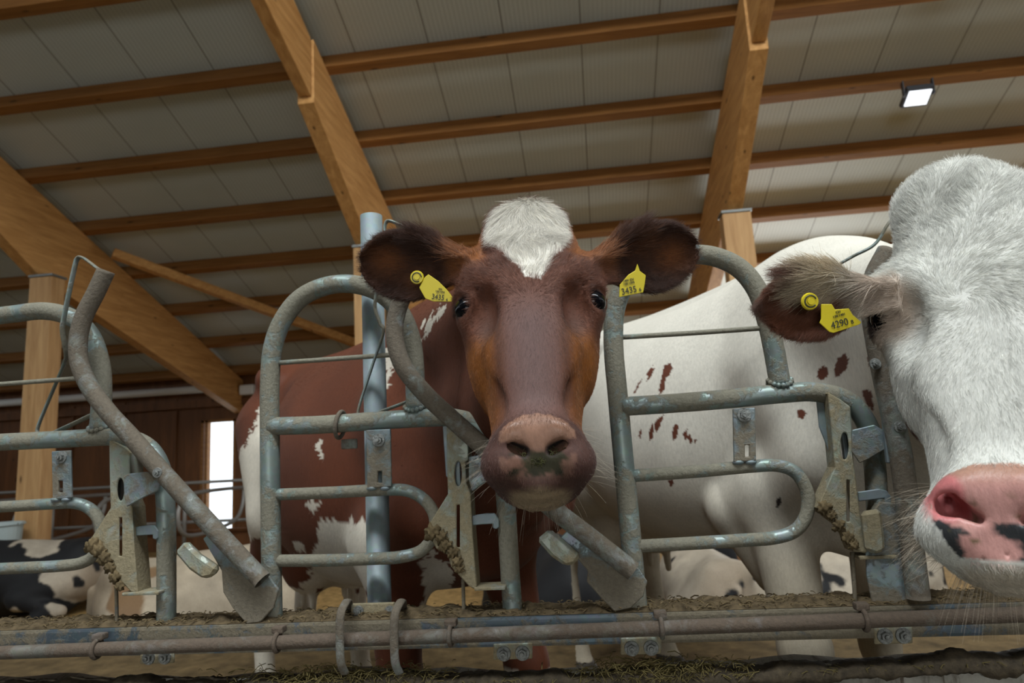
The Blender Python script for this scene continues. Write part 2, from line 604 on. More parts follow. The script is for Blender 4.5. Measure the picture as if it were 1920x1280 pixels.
# rafters: a slim upper beam butted on a deeper haunched lower one
RAFT = [(-7.08, 'far left'), (-2.64, 'second'), (1.81, 'third'), (6.26, 'far right')]
YJ, YP = 4.68, 6.35
R_LAB = ['broad glulam rafter crossing the left side above the timber post', 'glulam rafter running down behind the galvanised support post and brown cow',
         'glulam rafter rising above the spotted white body between both cows', 'glulam rafter barely showing beside the white cow\'s head']
for (xr, _), lab in zip(RAFT, R_LAB):
    t = thing('rafter', (xr, YF - .2, roof_z(YF - .2) - 0.68), lab, 'rafter', 'rafters')
    prof = [(YJ + .01, 0.70), (YP, 1.08), (YF - .02, 0.66)]
    yz = [(YJ + .01, roof_z(YJ + .01)), (YF - .02, roof_z(YF - .02))] + [(y, roof_z(y) - d) for y, d in prof[::-1]]
    hw = 0.088
    V = [(xr - hw, y, z) for y, z in yz] + [(xr + hw, y, z) for y, z in yz]
    n = len(yz)
    Fc = [list(range(n)), list(range(2 * n - 1, n - 1, -1))] + [[i, (i + 1) % n + 0, (i + 1) % n + n, i + n] for i in range(n)]
    bevelled('lower_beam', V, Fc, t, M_RAFTER, 0.008)
    hw = 0.066
    yz = [(-3.2, roof_z(-3.2)), (YJ - .01, roof_z(YJ - .01)), (YJ - .01, roof_z(YJ) - .64), (-3.2, roof_z(-3.2) - .62)]
    V = [(xr - hw, y, z) for y, z in yz] + [(xr + hw, y, z) for y, z in yz]
    n = 4
    Fc = [list(range(n)), list(range(2 * n - 1, n - 1, -1))] + [[i, (i + 1) % n + 0, (i + 1) % n + n, i + n] for i in range(n)]
    bevelled('upper_beam', V, Fc, t, M_RAFTER, 0.008)

P_Y = [11.28, 10.22, 9.15, 8.12, 7.10, 6.11, 5.11, 4.10, 3.08]
P_LAB = ['lowest roof purlin just above the white gutter pipe', 'second lowest roof purlin, meeting the brace foot', 'third lowest roof purlin, crossed by the thin diagonal brace',
         'fourth lowest roof purlin, running behind the brown cow\'s ears', 'roof purlin crossing just above the brown cow\'s poll', 'roof purlin with the floodlight\'s row below it, second under the beam joints',
         'roof purlin carrying the small floodlight', 'highest roof purlin seen across the middle of the roof', 'topmost roof purlin, only its end seen at upper left']
P_LAB[5] = 'roof purlin carrying the small white floodlight'
P_LAB[6] = 'roof purlin passing just below the rafter joints'
P_LAB[7] = 'roof purlin in the darkest top left corner'
P_LAB[8] = 'roof purlin above the top edge of the picture'
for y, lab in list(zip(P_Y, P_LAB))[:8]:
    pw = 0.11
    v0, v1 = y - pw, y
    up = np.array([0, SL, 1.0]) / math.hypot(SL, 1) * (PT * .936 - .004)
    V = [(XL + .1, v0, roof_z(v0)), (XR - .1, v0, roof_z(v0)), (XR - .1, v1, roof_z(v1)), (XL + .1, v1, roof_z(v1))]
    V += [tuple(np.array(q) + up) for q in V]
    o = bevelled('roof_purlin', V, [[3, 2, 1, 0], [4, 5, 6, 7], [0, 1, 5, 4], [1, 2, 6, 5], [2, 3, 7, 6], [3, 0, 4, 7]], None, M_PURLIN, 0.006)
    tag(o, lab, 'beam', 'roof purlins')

# timber posts under the haunches
PO_LAB = ['tall timber post under the broad left rafter, steel cap on top', 'timber post mostly behind the galvanised support post', 'timber post under the third rafter above the spotted cow', 'timber post beyond the white cow\'s head']
for (xr, _), lab in list(zip(RAFT, PO_LAB))[:3]:
    t = thing('timber_post', (xr, YP, FLOOR_BACK), lab, 'post', 'timber posts')
    zt = roof_z(YP) - 1.08
    po = {-7.08: .17, -2.64: .06}.get(xr, 0.0)
    box('post_shaft', (xr + po, YP + .02, (zt - .03 + FLOOR_BACK) / 2), (0.32, 0.22, zt - .03 - FLOOR_BACK), t, M_POST, 0.01)
    box('steel_cap', (xr + po, YP + .02, zt - .012), (0.34, 0.25, 0.03), t, M_BOLT, 0.003)

# diagonal wind brace
a, b_ = np.array([-6.76, 7.37, 4.27]), np.array([-2.70, 10.9, roof_z(10.9) - .02])
b_ = np.array([-4.17, 10.22, 3.20]) + 0.42 * (np.array([-4.17, 10.22, 3.20]) - a) * 1.0
dv = b_ - a
L = np.linalg.norm(dv); ax = dv / L
nz = np.array([0, SL, 1.0]); nz -= ax * (nz @ ax); nz /= np.linalg.norm(nz)
ay = np.cross(nz, ax)
o = box('wind_brace', (a + b_) / 2 - nz * .10, (L, 0.10, 0.14), None, M_RAFTER, 0.006, R=[ax, ay, nz])
tag(o, 'thin diagonal timber brace running from the broad left rafter down right', 'brace')

# gutter pipe on the back wall with end piece
t = thing('gutter_pipe', (-9.5, YF - .2, 2.55), 'long white pipe along the top of the dark back wall', 'pipe')
tube('pipe', [(-15.5, YF - .17, 2.60), (-7.32, YF - .17, 2.60)], 0.075, t, M_WHITE)
for x in (-11.3, -6.80):
    box('pipe_bracket', (x, YF - .16, 2.52), (0.30, 0.2, 0.2), t, M_WHITE, 0.03)

# floodlight under the purlin
lp = D(1712, 190, 8.25)
ly, lz = 6.02, roof_z(6.02)
lx = 3.83
t = thing('floodlight', (lx, ly, lz - .2), 'small dark floodlight with lit white lens under a roof purlin', 'lamp')
Rt = Matrix.Rotation(math.radians(-28), 3, 'X')
Rm = [list(Rt.col[i]) for i in range(3)]
box('lamp_housing', (lx, ly + .05, lz - .15), (0.29, 0.25, 0.06), t, M_LAMP, 0.015, R=Rm)
n_ = np.array(Rt.col[2])
box('lens', np.array((lx, ly + .05, lz - .15)) - n_ * .04, (0.235, 0.185, 0.012), t, M_LED, 0.003, R=Rm)
for s in (-1, 1):
    box('bracket_arm', (lx + s * .155, ly + .0, lz - .08), (0.012, 0.05, 0.18), t, M_LAMP, 0.002)

# ------------------------------------------------------------------ feed curb, mounting beam, locking pipe
def curb():
    xs = np.linspace(-2.6, 2.6, 120)
    prof = [(-.062, .10), (-.058, .585), (-.050, .600), (-.036, .604), (.02, .602), (.03, .3), (.03, 0.0)]
    V, Fc = [], []
    for x in xs:
        for k, (y, z) in enumerate(prof):
            j = 0.004 * math.sin(9 * x + 3 * k) + 0.003 * math.sin(31 * x + k)
            V.append((x, y + (j if 0 < k < 5 else 0), z + ((j + .028 * max(0.0, x - .1)) if 1 < k < 5 else 0)))
    n = len(prof)
    for i in range(len(xs) - 1):
        for k in range(n - 1):
            Fc.append([i * n + k, (i + 1) * n + k, (i + 1) * n + k + 1, i * n + k + 1])
    Fc.append(list(range(n))); Fc.append([(len(xs) - 1) * n + k for k in range(n)][::-1])
    o = mesh_from('feed_curb', V, Fc, None, M_CONC, True)
    o['kind'] = 'structure'


curb()
zb_t = 0.709
bt = box('mounting_beam', (0.1, 0.0, zb_t - .026), (5.2, 0.10, 0.052), None, M_BEAM, 0.006)
tag(bt, 'dark blue grey steel beam under the row of headlocks', 'beam')

ptz = [P(x, y, -.075) for x, y in ((0, 1210), (281, 1208), (640, 1201), (960, 1192), (1240, 1181), (1400, 1169), (1650, 1150), (1900, 1137))]
zline = np.polyfit([p[0] for p in ptz], [p[2] for p in ptz], 1) - np.array([0, .004])
t = thing('locking_pipe', (0, -.075, 0.62), 'long rusty pipe running along the front of the fence foot', 'pipe')
tube('pipe', [(x, -.075, zline[0] * x + zline[1]) for x in np.linspace(-2.4, 2.4, 9)], 0.0122, t, M_PIPE)
for px, py in ((182, 1205), (520, 1201), (845, 1192), (1240, 1175), (1620, 1156)):
    q = P(px, py, -.075)
    z = zline[0] * q[0] + zline[1]
    pts = [(q[0], -.075 + .0150 * math.cos(a), z + .0150 * math.sin(a)) for a in np.linspace(0, 2 * math.pi, 17)]
    cl = tube('pipe_clip', pts, 0.0042, t, M_PIPE, seg=8, n=2, flat=1.0)
    box('clip_block', (q[0], -.068, z + .021), (0.022, 0.020, 0.012), cl, M_PIPE, 0.003)

AP = [('bolted plate below the fence at left, under the open lever', (262, 325, 1214, 1245)), ('bolted plate below the fence under the brown cow\'s muzzle', (925, 998, 1207, 1237)),
      ('bolted plate below the fence left of the white cow\'s foreleg', (1164, 1240, 1196, 1228)), ('bolted plate below the fence under the white cow\'s chin', (1640, 1712, 1168, 1208))]
for lab, (x0, x1, y0, y1) in AP:
    Yp = -.052
    q = [P(x0, y0, Yp), P(x1, y0 - 2, Yp), P(x1, y1 - 2, Yp), P(x0, y1, Yp)]
    c = sum(q) / 4
    t = thing('anchor_plate', c, lab, 'plate', 'bolted anchor plates')
    plate('plate_sheet', q, 0.006, t, M_LATCH, normal=(0, 1, 0))
    for fx in (0.27, 0.75):
        p = q[3] + (q[2] - q[3]) * fx
        p = p + (q[0] - q[3]) * 0.38
        hexbolt('bolt', p, (0, -1, 0), 0.0085, t, M_BOLT)

# ------------------------------------------------------------------ headlock panels
PX = 1.262 / F_PX                        # metres per pixel at the fence plane


def fp(pts, Y=0.0):
    return [P(x, y, Y) for x, y in pts]


def latch(par, pts, slot, oval, hook, plate_pts, rod, mudpts, bottom):
    """sheet steel latch housing: folded channel, slot, oval, hook, ledge, pull rod, mud"""
    Yf = -.034
    holes = []
    for h in (slot, oval):
        if h:
            holes.append(fp(h, Yf))
    hs = plate('latch_housing', fp(pts, Yf), 0.004, par, M_LATCH, holes, normal=(0, 1, 0))
    # return flanges folded backwards round the outline
    V, Fc = [], []
    o_ = fp(pts, Yf + .003)
    for i in range(len(o_)):
        a, b = o_[i], o_[(i + 1) % len(o_)]
        k = len(V)
        V += [a, b, b + np.array([0, .042, 0]), a + np.array([0, .042, 0])]
        Fc.append([k, k + 1, k + 2, k + 3])
    fl = mesh_from('folded_edge', V, Fc, hs, M_LATCH, False)
    md = fl.modifiers.new('thickness', 'SOLIDIFY'); md.thickness = 0.003
    if oval:
        box('pin', P(sum(p[0] for p in oval) / len(oval), sum(p[1] for p in oval) / len(oval), Yf + .022), (0.010, 0.012, 0.05), hs, M_STEEL_BLUE, 0.003)
    if hook:
        plate('hook', fp(hook, Yf + .012), 0.005, hs, M_STEEL_BLUE, normal=(0, 1, 0))
    if plate_pts:
        plate('side_plate', fp(plate_pts, Yf + .03), 0.004, hs, M_STEEL_BLUE, normal=(0, 1, 0))
    if bottom:
        a, b = bottom
        pa, pb = P(*a, Yf), P(*b, Yf)
        box('ledge', (pa + pb) / 2 + np.array([0, .02, 0]), (np.linalg.norm(pb - pa), .05, .006), hs, M_LATCH, 0.002)
    if rod:
        tube('pull_rod', fp(rod, Yf + .02), 0.0035, par, M_BEAM, seg=8)
    if mudpts:
        mud_blob('mud', mudpts, Yf, hs)
    return hs


def mud_blob(name, blobs, Y, parent):
    bm = bmesh.new()
    for px, py, r in blobs:
        c = P(px, py, Y - .002)
        g = bmesh.ops.create_icosphere(bm, subdivisions=3, radius=1.0)
        for v in g['verts']:
            d = v.co.copy()
            k = 1 + 0.35 * math.sin(7 * d.x + px) * math.sin(6 * d.z + py) + 0.22 * math.sin(17 * d.x + 11 * d.z + px) + random.uniform(-.12, .12)
            v.co = Vector(c) + Vector((d.x * r * k, d.y * r * .5 * k, d.z * r * k)) * PX
    return from_bm(name, bm, parent, M_MUD, True)


def panel(label, hoop, cross, rod, loop, bracket, bolt_px, slot_px, L):
    base = P(hoop[0][0], 1165, 0)
    t = thing('feed_headlock', (base[0], 0, zb_t), label, 'headlock', 'headlock panels of the feed fence')
    if hoop: tube('hoop_tube', fp(hoop), 0.0193, t, M_STEEL, seg=22)
    tube('cross_tube', fp(cross, -.003), 0.0182, t, M_STEEL, seg=22)
    tube('tie_rod', fp(rod), 0.005, t, M_STEEL, seg=10)
    tube('divider_loop', fp(loop), 0.0118, t, M_STEEL, seg=18)
    x0, x1, y0, y1 = bracket
    hb = plate('hanger_bracket', fp([(x0, y0), (x1, y0 - 2), (x1 + 2, y1 - 3), (x0 + 2, y1)], -.016), 0.006, t, M_PLATE,
               [fp([(slot_px[0] - 4, slot_px[1] - 10), (slot_px[0] + 4, slot_px[1] - 10), (slot_px[0] + 4, slot_px[1] + 12), (slot_px[0] - 4, slot_px[1] + 12)], -.016)], normal=(0, 1, 0))
    hexbolt('bolt', P(*bolt_px, -.016), (0, -1, 0), 0.0085, hb, M_BOLT)
    for dx in (0.25, 0.8):
        q = P(x0 + (x1 - x0) * dx, y1, -.010)
        bm = bmesh.new()
        bmesh.ops.create_icosphere(bm, subdivisions=2, radius=0.0075, matrix=Matrix.Translation(Vector(q)) @ Matrix.Diagonal((1.5, 1, .7, 1)))
        from_bm('weld_bead', bm, hb, M_STEEL_BLUE, True)
    latch(t, **L)
    # weld collars
    for px, py in (hoop[-1],):
        q = P(px, py + 2, 0)
        bm = bmesh.new()
        for i in range(16):
            a = i / 16 * 2 * math.pi
            bmesh.ops.create_icosphere(bm, subdivisions=1, radius=0.0055, matrix=Matrix.Translation(Vector(q) + Vector((.0205 * math.cos(a), .0205 * math.sin(a), .012 - .012 * abs(math.sin(a))))))
        from_bm('weld_collar', bm, t, M_STEEL, True)
    return t


def oval_px(cx, cy, rx, ry, n=14):
    return [(cx + rx * math.cos(a), cy + ry * math.sin(a)) for a in np.linspace(0, 2 * math.pi, n, endpoint=False)]


def rect_px(x0, y0, x1, y1):
    return [(x0, y0), (x1, y0), (x1, y1), (x0, y1)]


HOUSING = [(837, 787), (862, 800), (877, 812), (878, 862), (872, 866), (874, 905), (882, 925), (886, 1000), (894, 1106), (880, 1099), (846, 1062), (840, 1040), (818, 1028), (801, 994), (803, 985), (840, 926), (838, 860)]


def shift(pts, f):
    return [f(x, y) for x, y in pts]


M_PANEL = dict(
    label='middle headlock panel, left of the brown cow\'s face',
    hoop=[(511, 1172), (508, 1000), (506, 820), (506, 720), (511, 655), (528, 605), (560, 562), (605, 538), (655, 532), (705, 545), (745, 578), (768, 625), (777, 680), (779, 768)],
    cross=[(507, 799), (600, 796), (700, 789), (800, 783), (850, 783), (893, 797), (925, 835), (942, 890), (949, 950), (955, 1050), (963, 1172)],
    rod=[(524, 680), (650, 671), (776, 662)],
    loop=[(515, 927), (620, 923), (720, 918), (765, 920), (797, 938), (815, 968), (812, 1003), (790, 1032), (750, 1044), (700, 1047), (620, 1050), (515, 1051)],
    bracket=(686, 732, 806, 915), bolt_px=(710, 825), slot_px=(712, 893),
    L=dict(pts=HOUSING, slot=rect_px(856, 946, 862, 1026), oval=oval_px(859, 888, 7, 24), hook=[(874, 968), (912, 962), (928, 962), (936, 974), (936, 988), (930, 992), (924, 990), (924, 982), (905, 983), (876, 986)],
           plate_pts=[(829, 790), (846, 800), (842, 900), (836, 892)], rod=[(868, 1085), (870, 1150), (872, 1180)],
           mudpts=[(811, 998, 14), (828, 1006, 12), (836, 1022, 12), (849, 1036, 10), (858, 1052, 10), (862, 1066, 8)], bottom=((890, 1104), (948, 1101))))
fL = lambda x, y: (205 + (x - 837) * 0.93, 826 + (y - 787) * 0.905)
L_PANEL = dict(
    label='headlock panel at the left edge, hoop behind the open lever',
    hoop=[(-128, 1190), (-130, 1000), (-132, 850), (-128, 760), (-110, 680), (-75, 625), (-30, 598), (30, 588), (85, 583), (135, 596), (170, 630), (187, 680), (191, 730), (187, 806)],
    cross=[(-130, 838), (0, 829), (100, 824), (200, 819), (240, 821), (277, 838), (300, 872), (309, 920), (312, 1000), (312, 1178)],
    rod=[(-128, 728), (0, 720), (188, 706)],
    loop=[(-130, 956), (0, 950), (100, 944), (140, 943), (168, 953), (186, 975), (190, 1005), (180, 1035), (160, 1052), (120, 1060), (0, 1066), (-130, 1072)],
    bracket=(96, 132, 846, 936), bolt_px=(115, 857), slot_px=(113, 911),
    L=dict(pts=shift(HOUSING, fL), slot=shift(rect_px(856, 946, 862, 1026), fL), oval=shift(oval_px(859, 888, 7, 24), fL),
           hook=shift([(874, 968), (912, 962), (928, 962), (936, 974), (936, 988), (930, 992), (924, 990), (924, 982), (905, 983), (876, 986)], fL),
           plate_pts=None, rod=[(218, 1100), (219, 1150), (219, 1185)], mudpts=[(172, 1022, 14), (186, 1030, 14), (196, 1046, 13), (206, 1062, 11), (216, 1082, 11), (224, 1098, 9)], bottom=((231, 1114), (300, 1110))))
R_PANEL = dict(
    label='headlock panel in front of the white cow\'s spotted body',
    hoop=[(1196, 1165), (1182, 1000), (1168, 850), (1158, 740), (1150, 640), (1156, 570), (1185, 515), (1230, 487), (1285, 478), (1335, 480), (1385, 502), (1420, 545), (1440, 605), (1452, 660), (1463, 722)],
    cross=[(1166, 762), (1260, 756), (1360, 748), (1460, 738), (1530, 735), (1590, 752), (1625, 795), (1638, 850), (1645, 950), (1650, 1050), (1655, 1150)],
    rod=[(1168, 632), (1300, 624), (1428, 615), (1442, 614)],
    loop=[(1182, 892), (1300, 884), (1410, 874), (1460, 873), (1494, 888), (1514, 925), (1512, 965), (1490, 995), (1450, 1008), (1400, 1012), (1300, 1018), (1190, 1024)],
    bracket=(1374, 1416, 766, 866), bolt_px=(1395, 778), slot_px=(1401, 844),
    L=dict(pts=[(1552, 735), (1575, 748), (1594, 762), (1597, 800), (1600, 860), (1605, 900), (1612, 960), (1628, 1036), (1600, 1034), (1584, 992), (1560, 975), (1534, 952), (1540, 935), (1566, 876), (1560, 810)],
           slot=rect_px(1588, 900, 1594, 978), oval=oval_px(1584, 836, 8, 26), hook=[(1608, 922), (1650, 916), (1664, 920), (1672, 932), (1671, 944), (1661, 944), (1658, 934), (1610, 940)],
           plate_pts=[(1530, 742), (1552, 735), (1564, 876), (1552, 840), (1536, 800)], rod=[(1598, 1035), (1602, 1100), (1604, 1150)],
           mudpts=[(1546, 952, 12), (1556, 965, 9), (1572, 985, 10), (1590, 1008, 10), (1600, 1020, 9)], bottom=((1610, 1040), (1680, 1048))))
for p_ in (L_PANEL, M_PANEL, R_PANEL):
    panel(**p_)


# ------------------------------------------------------------------ swinging levers
def lever(label, tube_px, r, handle, bolts, catch, end, flap, Y=-.062):
    b = P(*tube_px[-1], Y)
    t = thing('headlock_lever', b, label, 'lever', 'swinging headlock levers')
    tube('lever_tube', fp(tube_px, Y), r, t, M_STEEL_DIRTY, seg=22, hollow=0.003)
    for h in handle:
        tube('wire_handle', [P(x, y, yy) for x, y, yy in h], 0.0065, t, M_STEEL, seg=12, n=6, flat=0.45, flat_dir=(0, 1, 0))
    for bp in bolts:
        hexbolt('pivot_bolt', P(*bp, Y - r + .001), (0, -1, 0), 0.0065, t, M_BOLT)
    if catch: plate('catch_plate', fp(catch, Y + .012), 0.004, t, M_PLATE, normal=(0, 1, 0))
    if end: plate('end_plate', fp(end, Y + .016), 0.006, t, M_PLATE, normal=(0, 1, 0))
    if flap:
        q = fp(flap, Y - .004)
        fl = plate('counterweight_flap', q, 0.018, t, M_LATCH, normal=(0, 1, 0), b=0.006)
    return t


lever('tilted lever tube at left with a tall strap handle, standing open',
      [(199, 507), (180, 548), (158, 592), (147, 635), (149, 680), (168, 725), (205, 775), (245, 818), (300, 880), (380, 968), (440, 1033), (492, 1088)], 0.0172,
      [[(206, 517, -.062), (183, 503, -.06), (157, 484, -.06), (146, 484, -.06), (139, 505, -.06), (121, 590, -.055), (117, 620, -.05), (124, 660, -.03), (121, 680, -.01), (98, 735, .02), (73, 795, .022), (72, 812, .02), (90, 815, .02), (130, 798, .015), (176, 776, .01)]],
      [(295, 886)], [(231, 893), (240, 888), (276, 884), (300, 908), (296, 920), (270, 932), (237, 950), (232, 930)],
      [(380, 1010), (392, 1000), (430, 1030), (505, 1082), (522, 1105), (512, 1140), (488, 1166), (462, 1169), (436, 1140), (418, 1110), (415, 1070)],
      [(325, 1036), (345, 1014), (372, 1040), (408, 1064), (396, 1082), (378, 1086), (352, 1068)])
lever('lever tube slanting down behind the brown cow\'s muzzle',
      [(806, 458), (785, 502), (757, 552), (742, 597), (741, 640), (757, 688), (797, 738), (845, 783), (900, 832), (962, 888), (1030, 948), (1105, 1006), (1187, 1070)], 0.0172,
      [[(722, 436, -.06), (722, 422, -.06), (730, 414, -.06), (760, 426, -.06), (790, 440, -.06), (806, 450, -.062)],
       [(722, 436, -.06), (712, 520, -.055), (703, 572, -.045), (712, 605, -.03), (719, 622, -.02), (700, 680, 0.0), (672, 768, .0), (678, 780, .0), (700, 776, .0), (750, 758, .0), (800, 738, .0)]],
      [], [(879, 856), (900, 852), (930, 850), (945, 880), (885, 921), (879, 900)],
      [(1050, 1008), (1066, 992), (1110, 1020), (1198, 1066), (1214, 1090), (1206, 1118), (1182, 1140), (1152, 1146), (1126, 1120), (1100, 1090), (1102, 1070)],
      [(1006, 1012), (1030, 992), (1060, 1016), (1089, 1042), (1078, 1058), (1060, 1062), (1034, 1044)])
lever('upright lever tube between the white cow\'s ear and muzzle',
      [(1665, 470), (1640, 520), (1634, 570), (1644, 640), (1660, 720), (1676, 790), (1690, 860), (1702, 950), (1712, 1040), (1722, 1122)], 0.0185,
      [[(1556, 505, -.02), (1600, 480, -.03), (1640, 458, -.04), (1665, 420, -.05), (1688, 392, -.05)]],
      [(1687, 800), (1641, 682)], [(1598, 806), (1640, 796), (1656, 806), (1660, 842), (1626, 862), (1612, 868), (1598, 848)],
      [(1622, 985), (1650, 940), (1690, 945), (1708, 1100), (1700, 1140), (1640, 1150), (1626, 1080)],
      [(1618, 960), (1654, 954), (1660, 1000), (1662, 1032), (1645, 1040), (1626, 1034)], Y=-.05)
for rl in [o for o in bpy.data.objects if o.name.startswith('headlock_lever')][-1:]:
    plate('guide_strip', fp([(1648, 700), (1660, 698), (1676, 850), (1672, 868), (1664, 868)], -.045), .01, rl, M_STEEL_BLUE, normal=(0, 1, 0))

# galvanised support post behind the middle panel
Yp = 0.055
pb = P(712, 1120, Yp)
t = thing('support_post', (pb[0], Yp, zb_t), 'tall clean galvanised pipe post rising behind the middle headlock panel', 'post')
ptop, pbot = P(696, 405, Yp), P(713, 1130, Yp)
tube('post_tube', [(ptop[0], Yp, ptop[2]), (ptop[0], Yp, pbot[2])], 0.0238, t, M_STEEL_BLUE, seg=28, hollow=0.003)
for px in (641, 743):
    q = P(px, 1190, -.07)
    pts = [P(px + 6, 1262, -.088), P(px - 2, 1240, -.098), P(px - 4, 1190, -.1), P(px - 2, 1150, -.098), P(px + 8, 1128, -.075), P(px + 12, 1128, -.02), P(px + 12, 1140, .02)]
    tube('clamp_strap', pts, 0.008, t, M_STEEL_DIRTY, seg=12, flat=0.5, flat_dir=(1, 0, 0))
bp_ = box('base_bracket', P(700, 1148, .0) + np.array([0, .0, 0]), (0.085, 0.010, 0.035), t, M_LATCH, 0.002)
for px in (672, 731):
    hexbolt('bolt', P(px, 1146, -.008), (0, -1, 0), 0.007, bp_, M_BOLT)
q = P(638, 796, 0)
ring = [(q[0] + .004 * math.sin(a), .026 * math.cos(a), q[2] + .026 * math.sin(a)) for a in np.linspace(0, 2 * math.pi, 20)]
tube('ring_clamp', ring, 0.0042, t, M_STEEL_DIRTY, seg=10, n=3)
box('clamp_ear', P(655, 832, .012), (0.034, 0.006, 0.02), t, M_STEEL_DIRTY, 0.003)

# ------------------------------------------------------------------ hay and mud crumbs on curb and beam
def litter(name, label, n, fx, mat, r=0.0011, lmin=.012, lmax=.05):
    V, Fc = [], []
    for _ in range(n):
        x, y, z, lift = fx()
        L = random.uniform(lmin, lmax)
        a, e = random.uniform(0, 2 * math.pi), random.uniform(-.2, .5) * lift
        d = np.array([math.cos(a) * math.cos(e), math.sin(a) * math.cos(e), math.sin(e)])
        s = np.cross(d, [0, 0, 1.0]); s /= np.linalg.norm(s) + 1e-9
        u = np.cross(s, d)
        c = np.array([x, y, z])
        w = r * random.uniform(.6, 1.6)
        bend = np.array([0, 0, -L * .15])
        k = len(V)
        for tt, off in ((-.5, bend), (0, 0 * bend), (.5, bend)):
            m = c + d * L * tt + off
            V += [m + s * w, m + u * w, m - s * w, m - u * w]
        for i in (0, 4):
            for j in range(4):
                Fc.append([k + i + j, k + i + (j + 1) % 4, k + i + 4 + (j + 1) % 4, k + i + 4 + j])
        Fc.append([k, k + 1, k + 2, k + 3]); Fc.append([k + 11, k + 10, k + 9, k + 8])
    o = mesh_from(name, V, Fc, None, mat, False)
    tag(o, label, 'hay', None, 'stuff')


def hay_curb():
    c = random.choice([-.58, -.48, -.42, .07, .09, .10, None, None, None])
    x = random.uniform(-1.2, .85) if c is None else random.gauss(c, .07)
    y = random.uniform(-.064, -.03)
    h = .606 + .028 * max(0.0, x - .1) + (0.0 if c is None else max(0, random.gauss(.008, .01)))
    return x, y, h, 1.0


litter('hay_wisps', 'loose hay wisps lying along the concrete feed curb', 2400, hay_curb, M_HAY, .0006, .008, .035)
litter('hay_crumbs', 'chopped hay crumbs caked on the steel beam top', 1800, lambda: (random.uniform(-1.3, .9), random.uniform(-.045, .045), zb_t + .003 + abs(random.gauss(0, .003)), .4), M_MUD, .0008, .004, .018)

# caked mud crust along the beam
def crust():
    V, Fc = [], []
    xs = np.linspace(-1.4, 1.0, 300); ys = np.linspace(-.046, .046, 14)
    for x in xs:
        for y in ys:
            h = .004 + .004 * math.sin(23 * x + 40 * y) * math.sin(57 * x) + .003 * math.sin(131 * x + 90 * y) + random.uniform(-.0015, .0015)
            e = min(1, (0.046 - abs(y)) / .012)
            V.append((x, y, zb_t + max(.0004, h * e)))
    n = len(ys)
    for i in range(len(xs) - 1):
        for k in range(n - 1):
            Fc.append([i * n + k, (i + 1) * n + k, (i + 1) * n + k + 1, i * n + k + 1])
    o = mesh_from('mud_crust', V, Fc, None, M_CRUST, True)
    tag(o, 'dried mud crust on the top of the steel beam', 'mud', None, 'stuff')


crust()


def curb_crust():
    V, Fc = [], []
    xs = np.linspace(-1.3, .9, 420); n = 9
    for x in xs:
        a = max(.002, .008 + .007 * math.sin(7 * x + 1) * math.sin(19 * x) + .004 * math.sin(47 * x) + .002 * math.sin(113 * x))
        z0 = .6045 + .028 * max(0.0, x - .1)
        dn = max(.001, .004 + .007 * math.sin(13 * x) * math.sin(29 * x + 2) + .003 * math.sin(71 * x + 1) + .002 * math.sin(157 * x))
        pr = [(-.061, z0 - .012 - dn), (-.066, z0 - .012 - dn * .5), (-.066, z0 - .008), (-.060, z0 + a * .3), (-.050, z0 + a * .8), (-.040, z0 + a), (-.026, z0 + a * .8), (-.012, z0 + a * .4), (.0, z0 - .004)]
        for y, z in pr:
            V.append((x, y + random.uniform(-.0015, .0015), z + random.uniform(-.0015, .0015)))
    for i in range(len(xs) - 1):
        for k in range(n - 1):
            Fc.append([i * n + k, (i + 1) * n + k, (i + 1) * n + k + 1, i * n + k + 1])
    o = mesh_from('mud_crust', V, Fc, None, M_MANURE, True)
    tag(o, 'dark damp mud and hay crust along the edge of the concrete curb', 'mud', None, 'stuff')


curb_crust()

